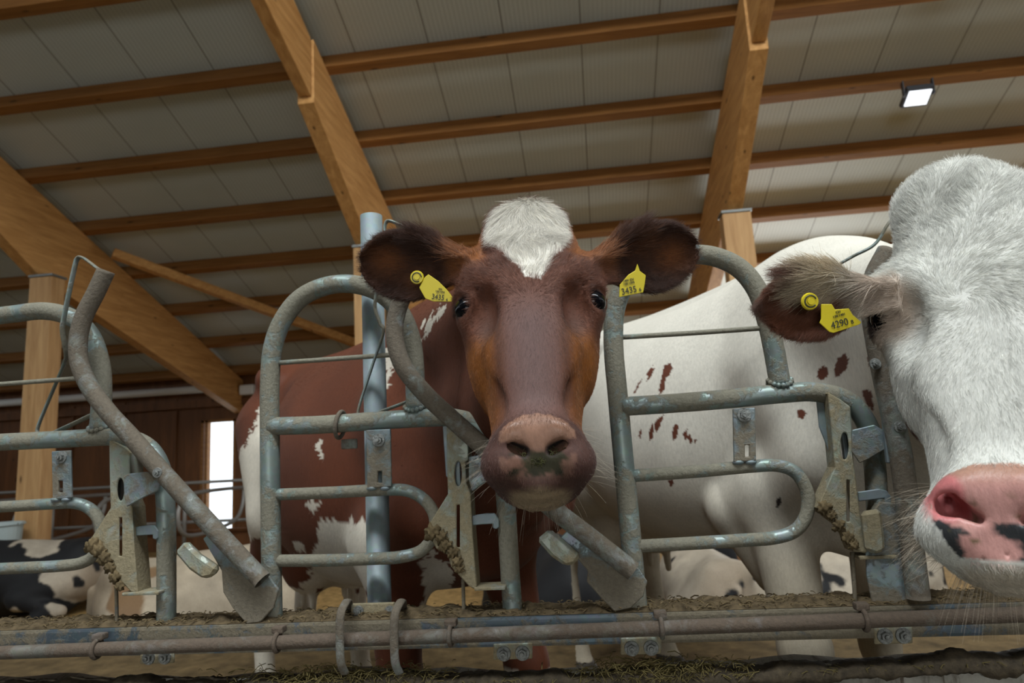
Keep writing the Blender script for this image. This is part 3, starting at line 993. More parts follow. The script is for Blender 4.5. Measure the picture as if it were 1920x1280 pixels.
#COWS
# ------------------------------------------------------------------ cows: smooth-blended volumes turned into one continuous skin
class Vol:
    def __init__(s, xs, ys, zs):
        s.ax = [np.asarray(a, np.float32) for a in (xs, ys, zs)]
        s.F = np.full((len(xs), len(ys), len(zs)), 0.6, np.float32)

    def _reg(s, lo, hi):
        sl = []
        for a, l, h in zip(s.ax, lo, hi):
            i, j = np.searchsorted(a, l), np.searchsorted(a, h)
            sl.append(slice(max(0, i - 1), min(len(a), j + 1)))
        X, Y, Z = (a[q] for a, q in zip(s.ax, sl))
        return tuple(sl), X[:, None, None], Y[None, :, None], Z[None, None, :]

    def op(s, fn, lo, hi, k, mode='add'):
        pad = k + 0.02
        sl, X, Y, Z = s._reg(np.array(lo) - pad, np.array(hi) + pad)
        if any(q.stop - q.start < 2 for q in sl):
            return
        d = fn(X, Y, Z).astype(np.float32)
        f = s.F[sl]
        if mode == 'add':
            h = np.maximum(k - np.abs(f - d), 0) / max(k, 1e-6)
            s.F[sl] = np.minimum(f, d) - h * h * k * 0.25
        else:
            d = -d
            h = np.maximum(k - np.abs(f - d), 0) / max(k, 1e-6)
            s.F[sl] = np.maximum(f, d) + h * h * k * 0.25

    def cone(s, a, b, r1, r2, k, mode='add'):
        a, b = np.array(a, np.float32), np.array(b, np.float32)
        ba = b - a
        bb = float(ba @ ba)

        def fn(X, Y, Z):
            px, py, pz = X - a[0], Y - a[1], Z - a[2]
            h = np.clip((px * ba[0] + py * ba[1] + pz * ba[2]) / bb, 0, 1)
            return np.sqrt((px - ba[0] * h) ** 2 + (py - ba[1] * h) ** 2 + (pz - ba[2] * h) ** 2) - (r1 + (r2 - r1) * h)
        rm = max(r1, r2)
        s.op(fn, np.minimum(a, b) - rm, np.maximum(a, b) + rm, k, mode)

    def ell(s, c, r, k, R=None, mode='add'):
        c, r = np.array(c, np.float32), np.array(r, np.float32)
        R = np.eye(3) if R is None else np.array(R, float)   # rows = local axes

        def fn(X, Y, Z):
            px, py, pz = X - c[0], Y - c[1], Z - c[2]
            q = 0
            g = 0
            for i in range(3):
                e = px * R[i][0] + py * R[i][1] + pz * R[i][2]
                q = q + (e / r[i]) ** 2
                g = g + (e / r[i] ** 2) ** 2
            q = np.sqrt(q)
            return q * (q - 1) / np.sqrt(g + 1e-9)
        rm = r.max()
        s.op(fn, c - rm, c + rm, k, mode)

    def mesh(s):
        """naive surface nets on the (uneven) grid"""
        F = s.F
        nx, ny, nz = F.shape
        neg = F < 0
        cnt = np.zeros((nx - 1, ny - 1, nz - 1), np.int8)
        for dx in (0, 1):
            for dy in (0, 1):
                for dz in (0, 1):
                    cnt += neg[dx:nx - 1 + dx, dy:ny - 1 + dy, dz:nz - 1 + dz]
        act = (cnt > 0) & (cnt < 8)
        I, J, K = np.nonzero(act)
        idx = np.full(act.shape, -1, np.int32)
        idx[I, J, K] = np.arange(len(I))
        acc = np.zeros((len(I), 3)); num = np.zeros(len(I))
        A = s.ax
        cor = [(dx, dy, dz) for dx in (0, 1) for dy in (0, 1) for dz in (0, 1)]
        for i0, c0 in enumerate(cor):
            for c1 in cor[i0 + 1:]:
                if sum(abs(a - b) for a, b in zip(c0, c1)) != 1:
                    continue
                f0 = F[I + c0[0], J + c0[1], K + c0[2]]; f1 = F[I + c1[0], J + c1[1], K + c1[2]]
                m = (f0 < 0) != (f1 < 0)
                t = np.where(m, f0 / np.where(m, f0 - f1, 1), 0)
                for d, base in enumerate((I, J, K)):
                    p0, p1 = A[d][base + c0[d]], A[d][base + c1[d]]
                    acc[:, d] += np.where(m, p0 + (p1 - p0) * t, 0)
                num += m
        V = acc / num[:, None]
        quads = []
        for d in range(3):
            sh = [slice(None)] * 3
            a = [slice(1, -1)] * 3; b = [slice(1, -1)] * 3
            a[d] = slice(0, -1); b[d] = slice(1, None)
            n0, n1 = neg[tuple(a)], neg[tuple(b)]
            for flip in (0, 1):
                q = np.argwhere((n0 & ~n1) if flip == 0 else (~n0 & n1))
                off = [1, 1, 1]; off[d] = 0
                q = q + off
                e1, e2 = [(1, 2), (2, 0), (0, 1)][d]

                def cell(u, v):
                    c = q.copy(); c[:, e1] -= u; c[:, e2] -= v
                    return idx[c[:, 0], c[:, 1], c[:, 2]]
                c = np.stack([cell(1, 1), cell(0, 1), cell(0, 0), cell(1, 0)], 1)
                if flip: c = c[:, ::-1]
                quads.append(c)
        Q = np.vstack(quads)
        Q = Q[(Q >= 0).all(1)]
        # light smoothing
        nb = np.zeros_like(V); ct = np.zeros(len(V))
        for i in range(4):
            np.add.at(nb, Q[:, i], V[Q[:, (i + 1) % 4]]); np.add.at(ct, Q[:, i], 1)
            np.add.at(nb, Q[:, i], V[Q[:, (i + 3) % 4]]); np.add.at(ct, Q[:, i], 1)
        V = V * 0.5 + nb / np.maximum(ct, 1)[:, None] * 0.5
        # keep the largest connected skin only
        return V, Q


def grade(lo, hi, f0, f1, hf, hc):
    """axis from lo to hi: step hf between f0 and f1, growing to hc outside"""
    a = list(np.arange(f0, f1 + hf * .5, hf))
    x, h = a[-1], hf
    while x < hi:
        h = min(hc, h * 1.12); x += h; a.append(x)
    x, h = a[0], hf
    pre = []
    while x > lo:
        h = min(hc, h * 1.12); x -= h; pre.append(x)
    return np.array(pre[::-1] + a)


def dense(tab, n=240):
    tab = np.array(tab, float)
    t = np.linspace(tab[0, 0], tab[-1, 0], n)
    out = [t]
    for c in range(1, tab.shape[1]):
        x, y = tab[:, 0], tab[:, c]
        m = np.zeros(len(x)); dl = np.diff(y) / np.diff(x)
        m[1:-1] = np.where(dl[:-1] * dl[1:] > 0, 2 * dl[:-1] * dl[1:] / (dl[:-1] + dl[1:] + 1e-12), 0)
        m[0], m[-1] = dl[0], dl[-1]
        i = np.clip(np.searchsorted(x, t) - 1, 0, len(x) - 2)
        h = x[i + 1] - x[i]; u = (t - x[i]) / h
        out.append((2 * u ** 3 - 3 * u ** 2 + 1) * y[i] + (u ** 3 - 2 * u ** 2 + u) * h * m[i] + (-2 * u ** 3 + 3 * u ** 2) * y[i + 1] + (u ** 3 - u ** 2) * h * m[i + 1])
    return np.array(out)


#        v      half   front   back   
HEAD = [(-.238, .012, -.062, -.105), (-.228, .040, -.045, -.125), (-.205, .067, -.028, -.145), (-.17, .084, -.012, -.165), (-.135, .095, -.003, -.19), (-.10, .103, .001, -.21),
        (-.05, .106, .003, -.235), (0, .107, .002, -.25), (.05, .0995, .001, -.245), (.10, .0855, .0, -.215), (.15, .0750, .001, -.175), (.195, .0690, .003, -.145),
        (.222, .0672, .007, -.135), (.244, .0718, .012, -.129), (.264, .0740, .015, -.125), (.288, .0725, .015, -.118), (.308, .064, .004, -.110), (.324, .047, -.016, -.098), (.336, .018, -.045, -.075)]
HD = dense(HEAD)


def ss1(x, a, b):
    t = np.clip((x - a) / (b - a), 0, 1)
    return t * t * (3 - 2 * t)


class Frame:
    def __init__(s, eye, end, scale=1.0, yaw=0.0, short=.020):
        s.short = short
        v = np.array(end) - np.array(eye)
        v /= np.linalg.norm(v)
        w = CAM - np.array(eye); w -= v * (w @ v); w /= np.linalg.norm(w)
        u = np.cross(w, v) * 1.0
        if u @ RX < 0: u = -u
        c, s_ = math.cos(yaw), math.sin(yaw)
        w, u = w * c + u * s_, u * c - w * s_
        s.o, s.u, s.v, s.w, s.k = np.array(eye, float), u, v, w, scale

    def p(s, u, v, w):
        v = v - s.short * ss1(v, .15, .235)                # a shorter muzzle
        return s.o + s.k * (s.u * u + s.v * v + s.w * w)

    def R(s):
        return [s.u, s.v, s.w]

    def loc(s, Pt):
        q = (Pt - s.o) / s.k
        v = q @ s.v
        return q @ s.u, v + s.short * ss1(v, .15, .235 - s.short), q @ s.w


def add_head(vol, fr, wrinkles=True):
    k = fr.k
    cs = np.array([fr.p(u, v, w) for u in (-.14, .14) for v in (-.26, .36) for w in (-.28, .06)])

    def fn(X, Y, Z):
        px, py, pz = X - fr.o[0], Y - fr.o[1], Z - fr.o[2]
        U, V, W_ = ((px * a[0] + py * a[1] + pz * a[2]) / k for a in (fr.u, fr.v, fr.w))
        V = V + fr.short * ss1(V, .15, .235 - fr.short)
        a, f, b = (np.interp(V, HD[0], HD[i]) for i in (1, 2, 3))
        # the cross-section: widest behind the bridge, a narrower rounded front
        mid = f - (f - b) * 0.46
        hf, hb = f - mid, mid - b
        wu = W_ - mid
        hw = np.where(wu > 0, hf, hb)
        n = 2.35
        nose = np.clip((V - .20) / .06, 0, 1)
        q = (np.abs(U / a) ** n + np.abs(wu / hw) ** n) ** (1 / n)
        d = (q - 1) * np.minimum(a, hw) * 0.9
        d = np.maximum(d, np.maximum(HD[0][0] - V, V - HD[0][-1]))
        return d * k
    vol.op(fn, cs.min(0), cs.max(0), 0.03)
    R = fr.R()
    E = lambda c, r, kk, mode='add', rot=0.0: vol.ell(fr.p(*c), np.array(r) * k, kk, rotR(R, rot), mode)
    for s in (-1, 1):
        E((s * .090, -.024, -.050), (.036, .048, .038), .03)           # orbit
        E((s * .078, -.062, -.020), (.026, .020, .020), .03, rot=-s * .5)   # brow
        E((s * .074, .055, -.085), (.021, .060, .045), .05)             # cheek ridge
        E((s * .050, .055, -.004), (.018, .07, .012), .04)
        E((s * .069, .022, -.006), (.017, .036, .020), .032, 'cut')      # hollow inside the eye corner
        for i_, (q0, q1) in enumerate(() if not wrinkles else ((-.034, -.030), (-.046, -.043), (-.058, -.057))):
            vol.cone(fr.p(s * .062, q0 - .012, -.003), fr.p(s * .098, q1 + .006, -.022), .0022 * k, .0022 * k, .008, 'cut')   # brow wrinkles
        E((s * .034, .250, .013), (.024, .014, .019), .012, rot=s * .32)   # nose wing
        E((s * .050, .288, -.004), (.026, .028, .028), .03)            # lip cushion
    E((0, .246, .010), (.034, .026, .020), .03)                        # nose pad
    E((0, -.20, -.075), (.060, .045, .05), .04)                        # poll
    E((0, .318, -.028), (.040, .018, .034), .02)                       # chin
    E((0, .13, -.004), (.030, .13, .010), .03)                         # bridge


def rotR(R, a):
    u, v, w = R
    c, s = math.cos(a), math.sin(a)
    return [u * c + v * s, v * c - u * s, w]


def carve_head(vol, fr):
    k = fr.k
    R = fr.R()
    for s in (-1, 1):
        vol.ell(fr.p(s * .112, -.012, -.032), np.array((.0195, .0235, .0195)) * k, .008, R, 'cut')
        vol.cone(fr.p(s * .053, .238, -.012), fr.p(s * .050, .258, -.004), .004 * k, .005 * k, .010, 'cut')
        np_ = [(.048, .249, .0), (.046, .261, .008), (.035, .271, .018), (.019, .280, .030)]
        for (a0, b0, c0), (a1, b1, c1), r0 in zip(np_[:-1], np_[1:], (.0045, .0075, .0065)):
            for dw in (0, -.012, -.024):
                vol.cone(fr.p(s * a0, b0, c0 + dw), fr.p(s * a1, b1, c1 + dw - .004), r0 * k, r0 * .8 * k, .007, 'cut')
    for x0, x1 in ((-.040, -.02), (-.02, 0), (0, .02), (.02, .040)):
        q = [fr.p(x, .312, np.interp(.312, HD[0], HD[2]) - .05 * (abs(x) / .062) ** 2.4 + .004) for x in (x0, x1)]
        vol.cone(q[0], q[1], .0022 * k, .0022 * k, .006, 'cut')


EARP = dense([(0, .42), (.12, .50), (.3, .82), (.5, 1.0), (.68, .92), (.84, .64), (.94, .33), (1.0, .04)], 120)


class Ear:
    def __init__(s, base, tip, half, face, thick=.011, cup=.030):
        s.b, s.t = np.array(base, float), np.array(tip, float)
        s.L = np.linalg.norm(s.t - s.b)
        s.a = (s.t - s.b) / s.L
        n = np.array(face, float); n -= s.a * (n @ s.a); s.n = n / np.linalg.norm(n)
        s.c = np.cross(s.n, s.a)
        s.h, s.th, s.cup = half, thick, cup

    def add(s, vol):
        pts = np.array([s.b + s.a * i * s.L + s.c * j * s.h + s.n * m for i in (-.1, 1.05) for j in (-1.1, 1.1) for m in (-.06, .06)])

        def fn(X, Y, Z):
            px, py, pz = X - s.b[0], Y - s.b[1], Z - s.b[2]
            A, Cc, Nn = (px * q[0] + py * q[1] + pz * q[2] for q in (s.a, s.c, s.n))
            f = A / s.L
            h = np.interp(f, EARP[0], EARP[1]) * s.h
            t = Cc / np.maximum(h, .004)
            n0 = s.cup * (np.clip(t, -1.2, 1.2) ** 2) * np.clip(f * 2.2, 0.35, 1) - s.cup * .55
            th = s.th * (1 + 1.6 * np.clip(.3 - f, 0, 1) / .3)
            d1 = np.abs(Nn - n0) * .82 - th
            d2 = np.abs(Cc) - h
            d3 = np.maximum(-A - .02, A - s.L)
            q = np.maximum(np.maximum(d1, d2), d3)
            r = .008
            return np.maximum(np.where((d1 > -r) & (d2 > -r), np.sqrt(np.maximum(d1 + r, 0) ** 2 + np.maximum(d2 + r, 0) ** 2) - r, q), d3)
        vol.op(fn, pts.min(0), pts.max(0), .018)

    def uvn(s, Pt):
        q = Pt - s.b
        return (q @ s.a) / s.L, (q @ s.c) / s.h, q @ s.n

    def at(s, f, t, n=0.0):
        h = np.interp(f, EARP[0], EARP[1]) * s.h
        return s.b + s.a * f * s.L + s.c * t * h + s.n * (s.cup * t * t - s.cup * .55 + s.th + n)


BODY = [(0.0, .06, .98, 1.26), (.05, .15, .84, 1.335), (.14, .205, .72, 1.375), (.28, .255, .64, 1.40), (.45, .275, .62, 1.385), (.65, .320, .60, 1.365), (.90, .345, .585, 1.355),
        (1.12, .315, .60, 1.365), (1.30, .255, .62, 1.395), (1.45, .205, .645, 1.40), (1.58, .165, .69, 1.36), (1.68, .115, .77, 1.27), (1.74, .04, .90, 1.12)]
BD = dense(BODY)


class Body:
    """s runs from rump to chest along the ground, l to the animal's left, z up (already scaled)"""
    def __init__(s, hip, withers, k=None, z0=0.0):
        h, w = np.array(hip, float), np.array(withers, float)
        s.z0 = z0
        s.k = (w[2] - z0) / 1.40 if k is None else k
        a = w - h; a[2] = 0; s.a = a / np.linalg.norm(a)
        s.l = np.array([-s.a[1], s.a[0], 0])
        s.o = np.array([w[0], w[1], z0]) - s.a * 1.42 * s.k

    def p(s, S, l, z):
        return s.o + s.k * (s.a * S + s.l * l + np.array([0, 0, z]))

    def loc(s, Pt):
        q = (Pt - s.o) / s.k
        return q @ s.a, q @ s.l, q[..., 2]


def add_body(vol, B, belly=1.0, flank=1.0):
    k = B.k
    cs = np.array([B.p(S, l, z) for S in (-.05, 1.8) for l in (-.4, .4) for z in (.5, 1.5)])

    def fn(X, Y, Z):
        px, py, pz = X - B.o[0], Y - B.o[1], (Z - B.o[2]) / k
        S = (px * B.a[0] + py * B.a[1]) / k
        l = (px * B.l[0] + py * B.l[1]) / k
        a, zb, zt = (np.interp(S, BD[0], BD[i]) for i in (1, 2, 3))
        a = a * (1 + (belly - 1) * np.exp(-((S - .85) / .38) ** 2))
        mid = zb + (zt - zb) * 0.46
        up = pz - mid
        hz = np.where(up > 0, zt - mid, mid - zb)
        n = np.where(up > 0, 1.95, 2.3)
        q = (np.abs(l / a) ** n + np.abs(up / hz) ** n) ** (1 / n)
        d = (q - 1) * np.minimum(a, hz) * .85
        return np.maximum(d, np.maximum(-S - .0, S - 1.75)) * k
    vol.op(fn, cs.min(0), cs.max(0), .03)
    for s in (-1, 1):
        vol.cone(B.p(.30, s * .21, 1.315), B.p(.22, s * .12, 1.33), .055 * k, .05 * k, .06)        # hook bone
        vol.ell(B.p(.47, s * (.27 + .05 * (flank - 1)), 1.19), np.array((.10, .06, .08)) * k * flank, .08, [B.a, B.l, np.array([0, 0, 1.])], 'cut')   # flank hollow
    vol.cone(B.p(.1, 0, 1.345), B.p(1.35, 0, 1.365), .03 * k, .035 * k, .05)                        # spine
    vol.cone(B.p(.03, .0, 1.31), B.p(-.03, 0, 1.22), .04 * k, .03 * k, .03)


def add_legs(vol, B, front=((0, 0), (0, 0)), hind=((0, 0), (0, 0))):
    """front / hind: (forward shift, sideways shift) for the left and right foot"""
    k = B.k
    C = lambda a, b, r1, r2, kk=.05: vol.cone(B.p(*a), B.p(*b), r1 * k, r2 * k, kk)
    for s, (df, dl) in zip((1, -1), front):
        l = s * .155
        C((1.43, s * .13, 1.08), (1.55, s * .165, .86), .12, .085, .08)      # shoulder blade to point
        C((1.55, s * .165, .86), (1.37, s * .165, .75), .085, .085, .06)     # upper arm to elbow
        C((1.30, s * .180, .755), (1.36, s * .175, .80), .072, .08, .05)     # point of the elbow
        C((1.37, s * .165, .76), (1.42 + df, l + dl, .42), .082, .052, .05)
        C((1.42 + df, l + dl, .43), (1.42 + df, l + dl, .36), .056, .050, .03)
        C((1.42 + df, l + dl, .36), (1.42 + df, l + dl, .13), .036, .036, .03)
        C((1.42 + df, l + dl, .13), (1.45 + df, l + dl, .05), .045, .045, .02)
        vol.ell(B.p(1.475 + df, l + dl, .035), np.array((.07, .052, .05)) * k, .02, [B.a, B.l, np.array([0, 0, 1.])])
    for s, (df, dl) in zip((1, -1), hind):
        l = s * .17
        C((.22, s * .15, 1.12), (.40, s * .19, .80), .17, .11, .08)
        C((.40, s * .19, .80), (.07 + df, l + dl, .50), .105, .052, .06)
        C((.12, s * .14, 1.0), (.12, s * .16, .75), .13, .09, .08)
        C((.06 + df, l + dl, .52), (.08 + df, l + dl, .44), .050, .048, .03)
        C((.08 + df, l + dl, .45), (.14 + df, l + dl, .13), .042, .038, .03)
        C((.14 + df, l + dl, .13), (.18 + df, l + dl, .05), .045, .045, .02)
        vol.ell(B.p(.20 + df, l + dl, .035), np.array((.07, .052, .05)) * k, .02, [B.a, B.l, np.array([0, 0, 1.])])
    for s in (-1, 1):
        vol.ell(B.p(.36, s * .075, .60), np.array((.15, .10, .11)) * k, .06, [B.a, B.l, np.array([0, 0, 1.])])
        for q in (.30, .43):
            C((q, s * .08, .52), (q, s * .085, .44), .017, .012, .02)
    # tail
    pts = [(-.01, 0, 1.30), (-.055, 0, 1.22), (-.075, .01, 1.0), (-.075, .015, .75), (-.07, .02, .55)]
    for i in range(4):
        C(pts[i], pts[i + 1], .028 - .004 * i, .024 - .004 * i, .02)
    C((-.07, .02, .58), (-.06, .02, .36), .02, .035, .02)


def inpoly(px, py, poly):
    poly = np.asarray(poly, float)
    r = np.zeros(px.shape, bool)
    j = len(poly) - 1
    for i in range(len(poly)):
        xi, yi, xj, yj = *poly[i], *poly[j]
        c = ((yi > py) != (yj > py)) & (px < (xj - xi) * (py - yi) / (yj - yi + 1e-12) + xi)
        r ^= c
        j = i
    return r


def vnoise(Pt, f, seed=0):
    """cheap smooth value noise in -1..1"""
    q = np.asarray(Pt) * f + seed * 17.3
    i = np.floor(q).astype(np.int64); t = q - i; t = t * t * (3 - 2 * t)

    def h(ix, iy, iz):
        n = (ix * 374761393 + iy * 668265263 + iz * 2147483647 + seed * 974711) & 0x7fffffff
        n = ((n ^ (n >> 13)) * 1274126177) & 0x7fffffff
        return (n ^ (n >> 16)) / 0x3fffffff - 1.0
    r = 0
    for dx in (0, 1):
        for dy in (0, 1):
            for dz in (0, 1):
                wgt = (t[:, 0] if dx else 1 - t[:, 0]) * (t[:, 1] if dy else 1 - t[:, 1]) * (t[:, 2] if dz else 1 - t[:, 2])
                r = r + wgt * h(i[:, 0] + dx, i[:, 1] + dy, i[:, 2] + dz)
    return r


def fbm(Pt, f, seed=0, o=3):
    return sum(vnoise(Pt, f * 2 ** i, seed + i) / 2 ** i for i in range(o)) / 1.6


def lerp(a, b, t):
    t = np.asarray(t)[:, None]
    return a * (1 - t) + b * t


def sstep(x, a, b):
    t = np.clip((x - a) / (b - a), 0, 1)
    return t * t * (3 - 2 * t)


def skin(name, V, Q, col, wet, base, label):
    o = mesh_from(name, V, Q, None, M_COAT, True, base)
    tag(o, label, 'cow')
    me = o.data
    c = me.attributes.new('Col', 'FLOAT_COLOR', 'POINT')
    c.data.foreach_set('color', np.hstack([col, np.ones((len(col), 1))]).astype(np.float32).ravel())
    a = me.attributes.new('Wet', 'FLOAT', 'POINT')
    a.data.foreach_set('value', wet.astype(np.float32))
    return o


def normals(V, Q):
    n = np.cross(V[Q[:, 2]] - V[Q[:, 0]], V[Q[:, 3]] - V[Q[:, 1]])
    area_ = np.linalg.norm(n, axis=1) * .5
    return n / (2 * area_[:, None] + 1e-12), area_


def fur(parent, V, Q, col, weight, count, comb, length, lift, rad, name='fur', seg=4, wild=.35, colfn=None):
    """hair strands rooted in the skin; weight per face, comb(P) gives the lie of the coat"""
    fn, fa = normals(V, Q)
    w = fa * weight
    cdf = np.cumsum(w); cdf /= cdf[-1]
    fi = np.searchsorted(cdf, rng.random(count))
    fi = np.minimum(fi, len(Q) - 1)
    a, b = rng.random((2, count, 1))
    c = [V[Q[fi, i]] for i in range(4)]
    root = (c[0] * (1 - a) + c[1] * a) * (1 - b) + (c[3] * (1 - a) + c[2] * a) * b
    nrm = fn[fi]
    d = comb(root)
    d = d + wild * np.stack([fbm(root, 90, s_, 3) for s_ in (1, 5, 9)], 1) + .18 * rng.normal(size=(count, 3))
    d -= nrm * (d * nrm).sum(1)[:, None]
    d /= np.linalg.norm(d, axis=1)[:, None] + 1e-9
    L = (length(root) if callable(length) else np.full(count, length)) * rng.uniform(.65, 1.25, count)
    lf = (lift(root) if callable(lift) else np.full(count, lift)) * rng.uniform(.6, 1.5, count)
    cc = (col[Q[fi, 0]] + col[Q[fi, 2]]) * .5
    if colfn is not None: cc = colfn(root, cc)
    cc = np.clip(cc * rng.uniform(.6, 1.4, (count, 1)) * (1 + .22 * fbm(root, 150, 41, 2)[:, None]), 0, 1)
    pts = np.zeros((count, seg, 3))
    pos = root - nrm * .0012
    pts[:, 0] = pos
    step = (L / (seg - 1))[:, None]
    for i in range(1, seg):
        e = lf[:, None] * (1 - .75 * (i - 1) / (seg - 1))
        pos = pos + step * (d * np.sqrt(np.maximum(1 - np.minimum(e, .98) ** 2, .04)) + nrm * e)
        pts[:, i] = pos
    add_curves(name, pts, cc, rad, parent)


def add_curves(name, pts, cc, rad, parent):
    n, seg, _ = pts.shape
    cu = bpy.data.hair_curves.new(name)
    cu.add_curves([seg] * n)
    org = ORG[parent.name]
    cu.attributes['position'].data.foreach_set('vector', (pts - org).astype(np.float32).ravel())
    ra = cu.attributes.get('radius') or cu.attributes.new('radius', 'FLOAT', 'POINT')
    prof = np.tile(rad * np.linspace(1, .25, seg), n) if np.isscalar(rad) else (rad[:, None] * np.linspace(1, .25, seg)[None]).ravel()
    ra.data.foreach_set('value', prof.astype(np.float32))
    ca = cu.attributes.new('Col', 'FLOAT_COLOR', 'CURVE')
    ca.data.foreach_set('color', np.hstack([cc, np.ones((n, 1))]).astype(np.float32).ravel())
    return link(name, cu, parent, M_FUR)


def add_lids(vol, fr):
    for s in (-1, 1):
        c = (s * .101, -.012, -.042)
        for i in range(14):
            a0, a1 = i / 14 * 2 * math.pi, (i + 1) / 14 * 2 * math.pi
            q = []
            for a in (a0, a1):
                x, y = .0178 * math.cos(a), .0205 * math.sin(a) 
                q.append(fr.p(c[0] + s * x * .78 + s * .003, c[1] + y + .003 * math.cos(a), c[2] + .0115 - x * .72))
            vol.cone(q[0], q[1], (.0042 if a0 > math.pi else .0032) * fr.k, (.0042 if a1 > math.pi else .0032) * fr.k, .006)


def eye3(fr, Pt):
    return np.minimum(*[np.linalg.norm(Pt - fr.p(s * .1025, -.012, -.041), axis=1) for s in (-1, 1)]) / fr.k


def eyeball(parent, fr, s, r=.0215):
    c = fr.p(s * .1025, -.012, -.041)
    bm = bmesh.new()
    bmesh.ops.create_uvsphere(bm, u_segments=32, v_segments=20, radius=r * fr.k, matrix=Matrix.Translation(Vector(c)))
    return from_bm('eye', bm, parent, M_EYE, True)


def text_on(name, s, origin, ux, uy, n, size, parent, mat, align='CENTER', squeeze=1.0):
    cu = bpy.data.curves.new(name, 'FONT')
    cu.body, cu.size, cu.align_x, cu.align_y, cu.extrude = s, size, align, 'CENTER', 0.0004
    tmp = bpy.data.objects.new('tmp', cu)
    COL.objects.link(tmp)
    me = bpy.data.meshes.new_from_object(tmp.evaluated_get(bpy.context.evaluated_depsgraph_get()))
    bpy.data.objects.remove(tmp)
    me.materials.clear()
    o = link(name, me, parent, mat)
    org = ORG[parent.name]
    p = np.array(origin) - org
    o.matrix_local = Matrix(((ux[0] * squeeze, uy[0], n[0], p[0]), (ux[1] * squeeze, uy[1], n[1], p[1]), (ux[2] * squeeze, uy[2], n[2], p[2]), (0, 0, 0, 1)))
    return o


def ear_tag(parent, poly, btn, ux_px, number, small, size, label, btn_r=None, suffix=None):
    """poly: world outline of the yellow plate; btn: world centre of the round button; ux: direction of the print"""
    poly = [np.array(p) for p in poly]
    c = sum(poly) / len(poly)
    n = np.zeros(3)
    for i in range(len(poly)):
        n += np.cross(poly[i] - c, poly[(i + 1) % len(poly)] - c)
    n /= np.linalg.norm(n)
    if n @ (CAM - c) < 0: n = -n
    t = plate('ear_tag', poly, .0018, parent, M_YELLOW, normal=-n, b=.0006)
    t['label'] = label
    ux = np.array(ux_px[1]) - np.array(ux_px[0]); ux -= n * (ux @ n); ux /= np.linalg.norm(ux)
    uy = np.cross(n, ux)
    mid = (np.array(ux_px[0]) + np.array(ux_px[1])) / 2 
    mid = mid - n * ((mid - c) @ n)
    text_on('tag_number', number, mid - ux * size * (.16 if suffix else 0) + n * .0006, ux, uy, n, size, t, M_INK, squeeze=.86)
    dx = np.linalg.norm(np.array(ux_px[1]) - np.array(ux_px[0])) / 2
    if suffix:
        text_on('tag_suffix', suffix, mid + ux * size * 1.06 - uy * size * .16 + n * .0006, ux, uy, n, size * .55, t, M_INK)
    if small:
        for i, s in enumerate(small):
            text_on('small_print', s, mid + uy * size * (.78 + .36 * i) + n * .0006, ux, uy, n, size * .34, t, M_INK)
    if btn is not None:
        bm = bmesh.new()
        q = Vector(n).to_track_quat('Z', 'Y').to_matrix().to_4x4()
        r = btn_r
        for rr, h0, h1 in ((r, 0, .003), (r * .42, .002, .0052)):
            g = bmesh.ops.create_cone(bm, cap_ends=True, segments=28, radius1=rr, radius2=rr * .9, depth=h1 - h0)
            bmesh.ops.transform(bm, matrix=Matrix.Translation(Vector(btn)) @ q @ Matrix.Translation((0, 0, (h0 + h1) / 2)), verts=g['verts'])
        b = from_bm('tag_button', bm, t, M_YELLOW, False)
        V, Fc = tube_data([np.array(btn) + n * .0033 + (ux * math.cos(a) + uy * math.sin(a)) * r * .66 for a in np.linspace(.2, 2 * math.pi - .9, 24)], r * .09, seg=6, n=1)
        mesh_from('button_print', V, Fc, t, M_INK, True)
    return t


NOSE_B = np.array((.25, .135, .090))


